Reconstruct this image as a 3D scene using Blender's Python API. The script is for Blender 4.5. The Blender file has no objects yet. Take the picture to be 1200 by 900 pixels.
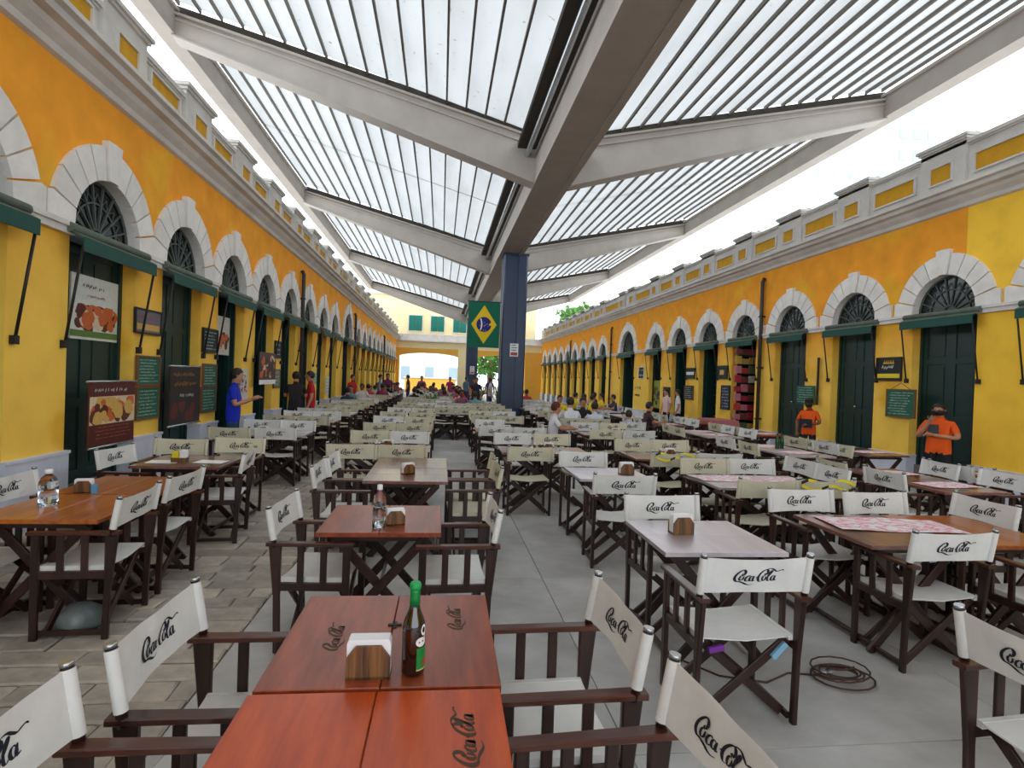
import bpy, bmesh, math, random
from mathutils import Vector, Matrix
SC = bpy.context.scene
COL = SC.collection
PI = math.pi
random.seed(7)

# ------------------------------------------------------------------ camera
def make_camera():
    f, ya, pi_, ro, c = 674.9, .1236, -.0089, .036, 1.75
    F = Vector((math.sin(ya)*math.cos(pi_), math.cos(ya)*math.cos(pi_), math.sin(pi_)))
    R = Vector((math.cos(ya), -math.sin(ya), 0)); U = R.cross(F)
    R2 = R*math.cos(ro)+U*math.sin(ro); U2 = -R*math.sin(ro)+U*math.cos(ro)
    cd = bpy.data.cameras.new('camera'); co = bpy.data.objects.new('camera', cd); COL.objects.link(co)
    m = Matrix(((R2.x, U2.x, -F.x, 0), (R2.y, U2.y, -F.y, 0), (R2.z, U2.z, -F.z, c), (0, 0, 0, 1)))
    co.matrix_world = m
    cd.sensor_width = 36; cd.lens = f/1200*36; cd.clip_end = 500; cd.clip_start = .05
    SC.camera = co
make_camera()

# ------------------------------------------------------------------ world (bright overcast sky)
W = bpy.data.worlds.new('overcast_sky'); SC.world = W; W.use_nodes = True
nt = W.node_tree; nt.nodes.clear()
wo = nt.nodes.new('ShaderNodeOutputWorld'); bg = nt.nodes.new('ShaderNodeBackground')
tc = nt.nodes.new('ShaderNodeTexCoord'); sp = nt.nodes.new('ShaderNodeSeparateXYZ'); rp = nt.nodes.new('ShaderNodeValToRGB')
nt.links.new(tc.outputs['Generated'], sp.inputs[0]); nt.links.new(sp.outputs['Z'], rp.inputs[0])
rp.color_ramp.elements[0].position = 0; rp.color_ramp.elements[0].color = (.84, .92, 1, 1)
rp.color_ramp.elements[1].position = .8; rp.color_ramp.elements[1].color = (.89, .945, 1, 1)
nt.links.new(rp.outputs[0], bg.inputs[0]); nt.links.new(bg.outputs[0], wo.inputs[0])
bg.inputs[1].default_value = 2.4
# the veiled sun behind the cloud: very soft
sl = bpy.data.lights.new('veiled_sun', 'SUN'); sl.energy = 1.2; sl.angle = math.radians(60); sl.color = (.96, .98, 1)
so = bpy.data.objects.new('veiled_sun', sl); COL.objects.link(so); so.rotation_euler = (math.radians(25), math.radians(-12), 0)
SC.view_settings.view_transform = 'Standard'; SC.view_settings.look = 'None'
SC.view_settings.gamma = 1; SC.view_settings.exposure = 0.43; SC.view_settings.use_curve_mapping = False
SC.cycles.max_bounces = 8; SC.cycles.diffuse_bounces = 4; SC.cycles.glossy_bounces = 3
SC.cycles.transmission_bounces = 6; SC.cycles.caustics_reflective = False; SC.cycles.caustics_refractive = False

# ------------------------------------------------------------------ materials
MATS = {}
def S(r, g, b):
    f = lambda v: (v/255/12.92 if v/255 <= .04045 else ((v/255+.055)/1.055)**2.4)
    return (f(r), f(g), f(b), 1)
def mat(name, col, rough=.6, noise=0., nscale=6., col2=None, metallic=0., spec=.5, bump=0., bscale=60., stretch=None,
        rnd=0., coords='Object', coat=0., transl=0., emis=None):
    if name in MATS: return MATS[name]
    m = bpy.data.materials.new(name); m.use_nodes = True; t = m.node_tree; b = t.nodes['Principled BSDF']
    b.inputs['Roughness'].default_value = rough; b.inputs['Metallic'].default_value = metallic
    b.inputs['Specular IOR Level'].default_value = spec
    if coat: b.inputs['Coat Weight'].default_value = coat; b.inputs['Coat Roughness'].default_value = .12
    b.inputs['Base Color'].default_value = col
    tcn = t.nodes.new('ShaderNodeTexCoord'); mp = t.nodes.new('ShaderNodeMapping')
    t.links.new(tcn.outputs[coords], mp.inputs[0])
    if stretch: mp.inputs['Scale'].default_value = stretch
    out = None
    if noise or col2:
        n = t.nodes.new('ShaderNodeTexNoise'); n.inputs['Scale'].default_value = nscale; n.inputs['Detail'].default_value = 6
        n.inputs['Roughness'].default_value = .6
        t.links.new(mp.outputs[0], n.inputs['Vector'])
        r = t.nodes.new('ShaderNodeValToRGB'); t.links.new(n.outputs['Fac'], r.inputs[0])
        c2 = col2 if col2 else tuple(v*(1-noise) for v in col[:3])+(1,)
        r.color_ramp.elements[0].position = .32; r.color_ramp.elements[0].color = c2
        r.color_ramp.elements[1].position = .68; r.color_ramp.elements[1].color = col
        out = r.outputs[0]
        t.links.new(out, b.inputs['Base Color'])
    if rnd:
        oi = t.nodes.new('ShaderNodeObjectInfo'); h = t.nodes.new('ShaderNodeHueSaturation')
        ma = t.nodes.new('ShaderNodeMapRange'); ma.inputs['To Min'].default_value = 1-rnd; ma.inputs['To Max'].default_value = 1+rnd
        t.links.new(oi.outputs['Random'], ma.inputs['Value']); t.links.new(ma.outputs[0], h.inputs['Value'])
        if out: t.links.new(out, h.inputs['Color'])
        else: h.inputs['Color'].default_value = col
        t.links.new(h.outputs[0], b.inputs['Base Color'])
    if bump:
        n2 = t.nodes.new('ShaderNodeTexNoise'); n2.inputs['Scale'].default_value = bscale; n2.inputs['Detail'].default_value = 4
        t.links.new(mp.outputs[0], n2.inputs['Vector'])
        bp = t.nodes.new('ShaderNodeBump'); bp.inputs['Strength'].default_value = bump; bp.inputs['Distance'].default_value = .01
        t.links.new(n2.outputs['Fac'], bp.inputs['Height']); t.links.new(bp.outputs[0], b.inputs['Normal'])
    if transl:
        tr = t.nodes.new('ShaderNodeBsdfTranslucent'); tr.inputs[0].default_value = col
        mx = t.nodes.new('ShaderNodeMixShader'); mx.inputs[0].default_value = transl
        t.links.new(b.outputs[0], mx.inputs[1]); t.links.new(tr.outputs[0], mx.inputs[2])
        t.links.new(mx.outputs[0], t.nodes['Material Output'].inputs[0])
    MATS[name] = m
    return m

def wall_paint(name, zsplit, sgn):
    """old lime paint: orange above the moulding, yellower below, patchy, with repaired areas"""
    m = bpy.data.materials.new(name); m.use_nodes = True; t = m.node_tree; b = t.nodes['Principled BSDF']
    b.inputs['Roughness'].default_value = .85; b.inputs['Specular IOR Level'].default_value = .2
    g = t.nodes.new('ShaderNodeNewGeometry'); s = t.nodes.new('ShaderNodeSeparateXYZ'); t.links.new(g.outputs['Position'], s.inputs[0])
    n = t.nodes.new('ShaderNodeTexNoise'); n.inputs['Scale'].default_value = .55; n.inputs['Detail'].default_value = 5
    t.links.new(g.outputs['Position'], n.inputs['Vector'])
    a = t.nodes.new('ShaderNodeMath'); a.operation = 'MULTIPLY_ADD'; a.inputs[1].default_value = 2.2
    t.links.new(n.outputs['Fac'], a.inputs[0]); t.links.new(s.outputs['Z'], a.inputs[2])
    mr = t.nodes.new('ShaderNodeMapRange'); mr.inputs['From Min'].default_value = 3.1; mr.inputs['From Max'].default_value = 4.6
    t.links.new(a.outputs[0], mr.inputs['Value'])
    mx = t.nodes.new('ShaderNodeMix'); mx.data_type = 'RGBA'
    mx.inputs[6].default_value = S(240, 196, 84); mx.inputs[7].default_value = S(226, 150, 44)
    t.links.new(mr.outputs[0], mx.inputs[0])
    # yellow repair patches
    n2 = t.nodes.new('ShaderNodeTexNoise'); n2.inputs['Scale'].default_value = .8; n2.inputs['Detail'].default_value = 3
    mp = t.nodes.new('ShaderNodeMapping'); mp.inputs['Location'].default_value = (3, 7.3, 1); t.links.new(g.outputs['Position'], mp.inputs[0]); t.links.new(mp.outputs[0], n2.inputs['Vector'])
    r2 = t.nodes.new('ShaderNodeValToRGB'); r2.color_ramp.elements[0].position = .58; r2.color_ramp.elements[1].position = .66
    t.links.new(n2.outputs['Fac'], r2.inputs[0])
    m2 = t.nodes.new('ShaderNodeMix'); m2.data_type = 'RGBA'; m2.inputs[7].default_value = S(222, 168, 48)
    mm = t.nodes.new('ShaderNodeMath'); mm.operation = 'MULTIPLY'; mm.inputs[1].default_value = .75
    t.links.new(r2.outputs[0], mm.inputs[0]); t.links.new(mm.outputs[0], m2.inputs[0]); t.links.new(mx.outputs[2], m2.inputs[6])
    last = m2.outputs[2]
    if sgn > 0:   # right wall: a repainted, yellower stretch near the front
        lt = t.nodes.new('ShaderNodeMath'); lt.operation = 'LESS_THAN'; lt.inputs[1].default_value = 8.75; t.links.new(s.outputs['Y'], lt.inputs[0])
        m3 = t.nodes.new('ShaderNodeMix'); m3.data_type = 'RGBA'; m3.inputs[7].default_value = S(238, 190, 62)
        t.links.new(lt.outputs[0], m3.inputs[0]); t.links.new(last, m3.inputs[6]); last = m3.outputs[2]
    n3 = t.nodes.new('ShaderNodeTexNoise'); n3.inputs['Scale'].default_value = 3.; n3.inputs['Detail'].default_value = 8
    t.links.new(g.outputs['Position'], n3.inputs['Vector'])
    m4 = t.nodes.new('ShaderNodeMix'); m4.data_type = 'RGBA'; m4.blend_type = 'MULTIPLY'; m4.inputs[0].default_value = .35
    t.links.new(last, m4.inputs[6]); t.links.new(n3.outputs['Fac'], m4.inputs[7])
    hs = t.nodes.new('ShaderNodeHueSaturation'); hs.inputs['Value'].default_value = 1.42; t.links.new(m4.outputs[2], hs.inputs['Color'])
    t.links.new(hs.outputs[0], b.inputs['Base Color'])
    return m

M_white = mat('painted_white_stucco', S(228, 225, 220), .8, noise=.22, nscale=2.5, bump=.15)
M_white2 = mat('arch_stone_white', S(236, 232, 226), .8, noise=.16, nscale=4, bump=.15, rnd=.07)
M_cornice = mat('cornice_grey_white', S(222, 218, 212), .8, noise=.22, nscale=1.8, bump=.15)
M_plinth = mat('plinth_bluish_white', S(222, 225, 240), .7, noise=.15, nscale=3)
M_panel = mat('ochre_panel_paint', S(214, 158, 20), .85, noise=.18, nscale=5)
M_green = mat('dark_green_door_paint', S(16, 52, 49), .45, noise=.25, nscale=8)
M_awn = mat('awning_green_canvas', S(20, 76, 66), .7, noise=.15, nscale=8)
M_awnroll = mat('awning_roll_grey_green', S(92, 104, 92), .6, noise=.25, nscale=9)
M_iron = mat('black_iron', S(30, 28, 28), .5, spec=.4)
M_pipe = mat('dark_drainpipe', S(48, 44, 42), .5)
M_glassdark = mat('dark_window_glass', S(22, 28, 28), .2, spec=.4)
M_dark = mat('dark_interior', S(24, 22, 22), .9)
M_step = mat('stone_step', S(130, 125, 115), .85, noise=.3, nscale=8, bump=.2)
M_wood = mat('dark_brown_chair_wood', S(58, 33, 26), .36, col2=S(34, 21, 18), nscale=3, stretch=(9, 9, 1.2), rnd=.25, spec=.5)
M_woodr = mat('armrest_reddish_wood', S(84, 42, 28), .3, col2=S(50, 27, 20), nscale=3, stretch=(12, 2, 12), rnd=.25, coat=.3)
M_canvas = mat('white_canvas', S(238, 237, 234), .85, noise=.1, nscale=9, bump=.35, bscale=14, rnd=.05, transl=.12)
M_canvas2 = mat('cream_canvas', S(226, 221, 196), .85, noise=.12, nscale=9, bump=.35, bscale=14, rnd=.08, transl=.15)
M_cap = mat('silver_post_cap', S(190, 195, 200), .25, metallic=.8)
M_ink = mat('dark_navy_print', S(22, 26, 40), .7)
M_burn = mat('dark_burnt_mark', S(70, 48, 28), .5, spec=.4)
M_steelw = mat('light_grey_painted_beam', S(188, 180, 172), .6, noise=.14, nscale=1.6, spec=.3)
M_purlin = mat('grey_purlin', S(118, 112, 104), .6, noise=.2, nscale=5)
M_gutter = mat('dark_gutter', S(62, 54, 46), .7, noise=.3, nscale=4)
M_bluecol = mat('navy_blue_column_paint', S(40, 58, 88), .4, noise=.14, nscale=2)
M_mdf = mat('white_plastic', S(235, 235, 235), .4)
M_hw = mat('napkin_holder_wood', S(140, 96, 54), .5, col2=S(48, 28, 16), nscale=3, stretch=(26, 26, 1.2))
M_nap = mat('white_napkin_paper', S(244, 244, 246), .8)
M_cord = mat('brown_rubber_cord', S(70, 44, 34), .5)
M_tape = mat('yellow_tape', S(232, 214, 30), .5)
M_leaf = mat('green_foliage', S(96, 150, 62), .7, noise=.5, nscale=.9, transl=.3)
M_cream = mat('pale_yellow_wall', S(244, 228, 178), .85, noise=.07, nscale=.6)
M_ochre = mat('ochre_wall', S(232, 176, 70), .85, noise=.1, nscale=.8)
M_shut = mat('green_shutter', S(20, 120, 104), .6)
M_chalk = mat('green_chalkboard', S(44, 104, 84), .8, noise=.2, nscale=12)
M_chalkd = mat('dark_chalkboard', S(46, 58, 62), .8, noise=.2, nscale=12)
M_chw = mat('chalk_white', S(210, 226, 214), .9)
M_brownframe = mat('brown_frame_wood', S(120, 78, 46), .6)
M_table = None
def table_mat(name, a, b_):
    m = mat(name, a, .3, col2=b_, nscale=2.2, stretch=(9, 1.1, 9), coat=.9 if 'worn' in name else .2, rnd=.08)
    if 'worn' in name: m.node_tree.nodes['Principled BSDF'].inputs['Coat IOR'].default_value = 1.95
    m.node_tree.nodes['Principled BSDF'].inputs['Coat Roughness'].default_value = .16
    return m
M_tA = table_mat('orange_brown_varnished_wood', S(210, 84, 18), S(168, 58, 10))
M_tB = table_mat('reddish_brown_varnished_wood', S(164, 76, 42), S(120, 52, 28))
M_tC = table_mat('worn_brown_varnished_wood', S(140, 88, 74), S(108, 62, 52))
M_tE = table_mat('sky_glossy_worn_brown_wood', S(232, 224, 232), S(214, 200, 210)); _b = M_tE.node_tree.nodes['Principled BSDF']; _b.inputs['Metallic'].default_value = .8; _b.inputs['Roughness'].default_value = .36; M_tE.node_tree.nodes['Principled BSDF'].inputs['Coat IOR'].default_value = 3.2; M_tE.node_tree.nodes['Principled BSDF'].inputs['Coat Roughness'].default_value = .34; M_tE.node_tree.nodes['Principled BSDF'].inputs['Coat Weight'].default_value = 1  # sky reflection put into a pale metallic base colour over brown varnished wood
M_tD = table_mat('honey_brown_varnished_wood', S(192, 108, 44), S(146, 74, 30))

def roof_sheet():
    m = bpy.data.materials.new('translucent_roof_sheet'); m.use_nodes = True; t = m.node_tree; t.nodes.clear()
    o = t.nodes.new('ShaderNodeOutputMaterial'); tr = t.nodes.new('ShaderNodeBsdfTranslucent'); df = t.nodes.new('ShaderNodeBsdfDiffuse')
    g = t.nodes.new('ShaderNodeNewGeometry'); n = t.nodes.new('ShaderNodeTexNoise'); n.inputs['Scale'].default_value = 1.3; n.inputs['Detail'].default_value = 8
    mp = t.nodes.new('ShaderNodeMapping'); mp.inputs['Scale'].default_value = (1.6, .35, 1); t.links.new(g.outputs['Position'], mp.inputs[0]); t.links.new(mp.outputs[0], n.inputs['Vector'])
    r = t.nodes.new('ShaderNodeValToRGB'); r.color_ramp.elements[0].position = .3; r.color_ramp.elements[0].color = (.195, .199, .197, 1)
    r.color_ramp.elements[1].position = .62; r.color_ramp.elements[1].color = (.232, .236, .236, 1)
    t.links.new(n.outputs['Fac'], r.inputs[0])
    n2 = t.nodes.new('ShaderNodeTexNoise'); n2.inputs['Scale'].default_value = 9; n2.inputs['Detail'].default_value = 2; t.links.new(g.outputs['Position'], n2.inputs['Vector'])
    r2 = t.nodes.new('ShaderNodeValToRGB'); r2.color_ramp.elements[0].position = .26; r2.color_ramp.elements[0].color = (.35, .33, .3, 1); r2.color_ramp.elements[1].position = .30
    t.links.new(n2.outputs['Fac'], r2.inputs[0])
    mu = t.nodes.new('ShaderNodeMix'); mu.data_type = 'RGBA'; mu.blend_type = 'MULTIPLY'; mu.inputs[0].default_value = 1
    t.links.new(r.outputs[0], mu.inputs[6]); t.links.new(r2.outputs[0], mu.inputs[7])
    t.links.new(mu.outputs[2], tr.inputs[0]); df.inputs[0].default_value = (.3, .3, .3, 1)
    a = t.nodes.new('ShaderNodeAddShader'); t.links.new(tr.outputs[0], a.inputs[0]); t.links.new(df.outputs[0], a.inputs[1]); t.links.new(a.outputs[0], o.inputs[0])
    return m
M_roof = roof_sheet()
def glass_mat(name, col, rough=.02):
    m = bpy.data.materials.new(name); m.use_nodes = True; b = m.node_tree.nodes['Principled BSDF']
    b.inputs['Base Color'].default_value = col; b.inputs['Transmission Weight'].default_value = 1; b.inputs['Roughness'].default_value = rough; b.inputs['IOR'].default_value = 1.3
    return m
M_pet = glass_mat('clear_plastic', (.89, .945, 1, 1))
M_beer = mat('brown_bottle_glass', S(34, 16, 8), .06, spec=.8, coat=.6)
M_wallL = wall_paint('left_wall_paint', 3.1, -1)
M_wallR = wall_paint('right_wall_paint', 3.1, 1)
M_slab = mat('worn_concrete', S(200, 199, 197), .6, col2=S(156, 153, 149), nscale=1.3, bump=.15, bscale=25, coords='Object', rnd=.03)
M_stone = mat('grey_brown_paving_stone', S(200, 186, 168), .65, col2=S(142, 136, 128), nscale=3.5, bump=.5, bscale=14, rnd=.22)
M_joint = mat('dark_sandy_joint', S(124, 114, 104), .95, noise=.3, nscale=8)

# ------------------------------------------------------------------ mesh builder
class MB:
    def __init__(s): s.v = []; s.f = []; s.m = []; s.mats = []; s.cur = 0; s.smooth = []
    def use(s, m):
        if m not in s.mats: s.mats.append(m)
        s.cur = s.mats.index(m); return s
    def face(s, idx, sm=False): s.f.append(tuple(idx)); s.m.append(s.cur); s.smooth.append(sm)
    def quad(s, *p, sm=False):
        n = len(s.v); s.v += [tuple(q) for q in p]; s.face(range(n, n+len(p)), sm)
    def box(s, x0, x1, y0, y1, z0, z1):
        n = len(s.v)
        s.v += [(x0, y0, z0), (x1, y0, z0), (x1, y1, z0), (x0, y1, z0), (x0, y0, z1), (x1, y0, z1), (x1, y1, z1), (x0, y1, z1)]
        for q in ((3, 2, 1, 0), (4, 5, 6, 7), (0, 1, 5, 4), (1, 2, 6, 5), (2, 3, 7, 6), (3, 0, 4, 7)): s.face([n+i for i in q])
        return s
    def cbox(s, x0, x1, y0, y1, z0, z1, c=.004):
        """box with a chamfered top"""
        n = len(s.v)
        s.v += [(x0, y0, z0), (x1, y0, z0), (x1, y1, z0), (x0, y1, z0), (x0, y0, z1-c), (x1, y0, z1-c), (x1, y1, z1-c), (x0, y1, z1-c),
                (x0+c, y0+c, z1), (x1-c, y0+c, z1), (x1-c, y1-c, z1), (x0+c, y1-c, z1)]
        s.face([n+3, n+2, n+1, n])
        for k in (0, 4):
            for i in range(4): j = (i+1) % 4; s.face([n+k+i, n+k+j, n+k+4+j, n+k+4+i])
        s.face([n+8, n+9, n+10, n+11]); return s
    def bar(s, p, q, w, h, up=(0, 0, 1), w2=None, h2=None, c=.18):
        """rectangular bar with chamfered edges, w across, h along 'up'"""
        p = Vector(p); q = Vector(q); d = (q-p).normalized(); up = Vector(up)
        a = d.cross(up)
        if a.length < 1e-4: a = d.cross(Vector((0, 1, 0)))
        a.normalize(); b = a.cross(d).normalized()
        w2 = w2 or w; h2 = h2 or h; n = len(s.v)
        for P, ww, hh in ((p, w, h), (q, w2, h2)):
            k = min(ww, hh)*c
            for sx, sy in ((-ww/2+k, -hh/2), (ww/2-k, -hh/2), (ww/2, -hh/2+k), (ww/2, hh/2-k), (ww/2-k, hh/2), (-ww/2+k, hh/2), (-ww/2, hh/2-k), (-ww/2, -hh/2+k)):
                s.v.append(tuple(P+a*sx+b*sy))
        for i in range(8):
            j = (i+1) % 8; s.face([n+i, n+j, n+8+j, n+8+i])
        s.face([n+7-i for i in range(8)]); s.face([n+8+i for i in range(8)]); return s
    def tube(s, pts, r, n=8, cap=True):
        pts = [Vector(p) for p in pts]; base = len(s.v); prev = None
        for i, p in enumerate(pts):
            d = (pts[min(i+1, len(pts)-1)]-pts[max(i-1, 0)]).normalized()
            if prev is None:
                a = d.cross(Vector((0, 0, 1)))
                if a.length < .05: a = d.cross(Vector((0, 1, 0)))
            else: a = prev-d*prev.dot(d)
            a.normalize(); prev = a; b = d.cross(a); rr = r[i] if isinstance(r, (list, tuple)) else r
            for k in range(n):
                t = 2*PI*k/n; s.v.append(tuple(p+a*math.cos(t)*rr+b*math.sin(t)*rr))
        for i in range(len(pts)-1):
            for k in range(n):
                j = (k+1) % n; s.face([base+i*n+k, base+i*n+j, base+(i+1)*n+j, base+(i+1)*n+k], True)
        if cap:
            s.face([base+n-1-k for k in range(n)]); s.face([base+(len(pts)-1)*n+k for k in range(n)])
        return s
    def lathe(s, prof, n=16, c=(0, 0, 0)):
        base = len(s.v)
        for r, z in prof:
            for k in range(n): t = 2*PI*k/n; s.v.append((c[0]+r*math.cos(t), c[1]+r*math.sin(t), c[2]+z))
        for i in range(len(prof)-1):
            for k in range(n): j = (k+1) % n; s.face([base+i*n+k, base+i*n+j, base+(i+1)*n+j, base+(i+1)*n+k], True)
        if prof[0][0] > 1e-5: s.face([base+n-1-k for k in range(n)])
        if prof[-1][0] > 1e-5: s.face([base+(len(prof)-1)*n+k for k in range(n)])
        return s
    def prism(s, poly, axis, a, b):
        """extrude a 2-D polygon along an axis ('x','y','z')"""
        def P(u, v, w): return {'x': (w, u, v), 'y': (u, w, v), 'z': (u, v, w)}[axis]
        n = len(s.v); k = len(poly)
        s.v += [P(u, v, a) for u, v in poly]+[P(u, v, b) for u, v in poly]
        s.face([n+k-1-i for i in range(k)]); s.face([n+k+i for i in range(k)])
        for i in range(k): j = (i+1) % k; s.face([n+i, n+j, n+k+j, n+k+i])
        return s
    def mesh(s, name, m=None, fix=True):
        me = bpy.data.meshes.new(name); me.from_pydata(s.v, [], s.f)
        if m is not None and not s.mats: me.materials.append(m)
        for q in s.mats: me.materials.append(q)
        if s.mats: me.polygons.foreach_set('material_index', s.m)
        me.polygons.foreach_set('use_smooth', s.smooth)
        if fix:
            b = bmesh.new(); b.from_mesh(me); bmesh.ops.recalc_face_normals(b, faces=b.faces[:]); b.to_mesh(me); b.free()
        me.update(); return me

def link(name, me, parent=None, loc=(0, 0, 0), rz=0.):
    o = bpy.data.objects.new(name, me); COL.objects.link(o); o.location = loc; o.rotation_euler = (0, 0, rz)
    if parent is not None: o.parent = parent
    return o
def build(name, mb, m=None, parent=None, loc=(0, 0, 0), rz=0., kind=None):
    o = link(name, mb.mesh(name, m), parent, loc, rz)
    if kind: o['kind'] = kind
    return o
def thing(name, label, cat, loc=(0, 0, 0), rz=0., group=None, mesh=None):
    o = link(name, mesh, None, loc, rz); o['label'] = label; o['category'] = cat
    if group: o['group'] = group
    return o
KIDS = {}
def kids(o):
    return [c for c in KIDS.get(o.name, [])]
def reg(root):
    """remember children so copies need no scan"""
    def rec(o):
        KIDS[o.name] = [c for c in COL.objects if c.parent == o]
        for c in KIDS[o.name]: rec(c)
    rec(root)
def clone(src, loc, rz, label, group=None, cat=None):
    r = src.copy(); COL.objects.link(r); r.location = loc; r.rotation_euler = (0, 0, rz); r['label'] = label
    if group: r['group'] = group
    for c in kids(src):
        d = c.copy(); COL.objects.link(d); d.parent = r
        for g in kids(c):
            e = g.copy(); COL.objects.link(e); e.parent = d
    return r

ORD = ['first', 'second', 'third', 'fourth', 'fifth', 'sixth', 'seventh', 'eighth', 'ninth', 'tenth', 'eleventh', 'twelfth', 'thirteenth',
       'fourteenth', 'fifteenth', 'sixteenth', 'seventeenth', 'eighteenth', 'nineteenth', 'twentieth', 'twenty-first', 'twenty-second', 'twenty-third', 'twenty-fourth', 'twenty-fifth', 'twenty-sixth']

# ------------------------------------------------------------------ floor
X_L, X_R = -3.83, 8.75
Y0, Y1 = -7.0, 50.0
fl = MB().box(-14, 20, Y0-6, 120, -.3, -.02)
floor = build('floor', fl, M_joint, kind='structure')
# concrete slabs (right of the cobbled strip), one object each
slab_cache = {}
x = -1.25; xs = [-1.25, .95, 3.15, 5.35, 7.55, 8.75]
for i in range(len(xs)-1):
    y = Y0
    while y < 110:
        w = xs[i+1]-xs[i]-.005; h = 2.4-.005
        if y > Y1+2 and i == 4: break
        key = round(w, 2)
        if key not in slab_cache: slab_cache[key] = MB().cbox(0, w, 0, h, -.03, 0, .002).mesh('concrete_slab', M_slab)
        link('concrete_slab', slab_cache[key], floor, (xs[i]+.0025, y+.0025, 0)); y += 2.4
        if y > Y1 and i > 3: break
# cobbled strip on the left
rs = random.Random(3)
y = 1.2; cnt = 0
far = MB()
def stone(mb, x0, x1, y0, y1, dz):
    j = lambda: rs.uniform(-.008, .008)
    n = len(mb.v); z = dz; c = .012
    mb.v += [(x0+j(), y0+j(), -.03), (x1+j(), y0+j(), -.03), (x1+j(), y1+j(), -.03), (x0+j(), y1+j(), -.03)]
    a = mb.v[n:n+4]
    mb.v += [(p[0], p[1], z-.01) for p in a]
    cx, cy = (x0+x1)/2, (y0+y1)/2
    mb.v += [(p[0]+(c if p[0] < cx else -c), p[1]+(c if p[1] < cy else -c), z+rs.uniform(-.003, .003)) for p in a]
    for k in (0, 4):
        for i in range(4): q = (i+1) % 4; mb.face([n+k+i, n+k+q, n+k+4+q, n+k+4+i])
    mb.face([n+8, n+9, n+10, n+11])
while y < Y1:
    hgt = rs.uniform(.17, .25); x = -3.8
    while x < -1.27:
        w = min(rs.uniform(.24, .52), -1.262-x)
        if -1.262-(x+w) < .12: w = -1.262-x
        dz = rs.uniform(-.006, .004)
        if cnt < 290 and 2.4 < y:
            mb = MB(); stone(mb, .006, w-.006, .006, hgt-.006, dz)
            link('paving_stone', mb.mesh('paving_stone', M_stone, fix=False), floor, (x, y, 0)); cnt += 1
        else: stone(far, x+.006, x+w-.006, y+.006, y+hgt-.006, dz)
        x += w
    y += hgt
o = build('paving_stones', far, M_stone, floor); o['kind'] = 'stuff'

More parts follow.
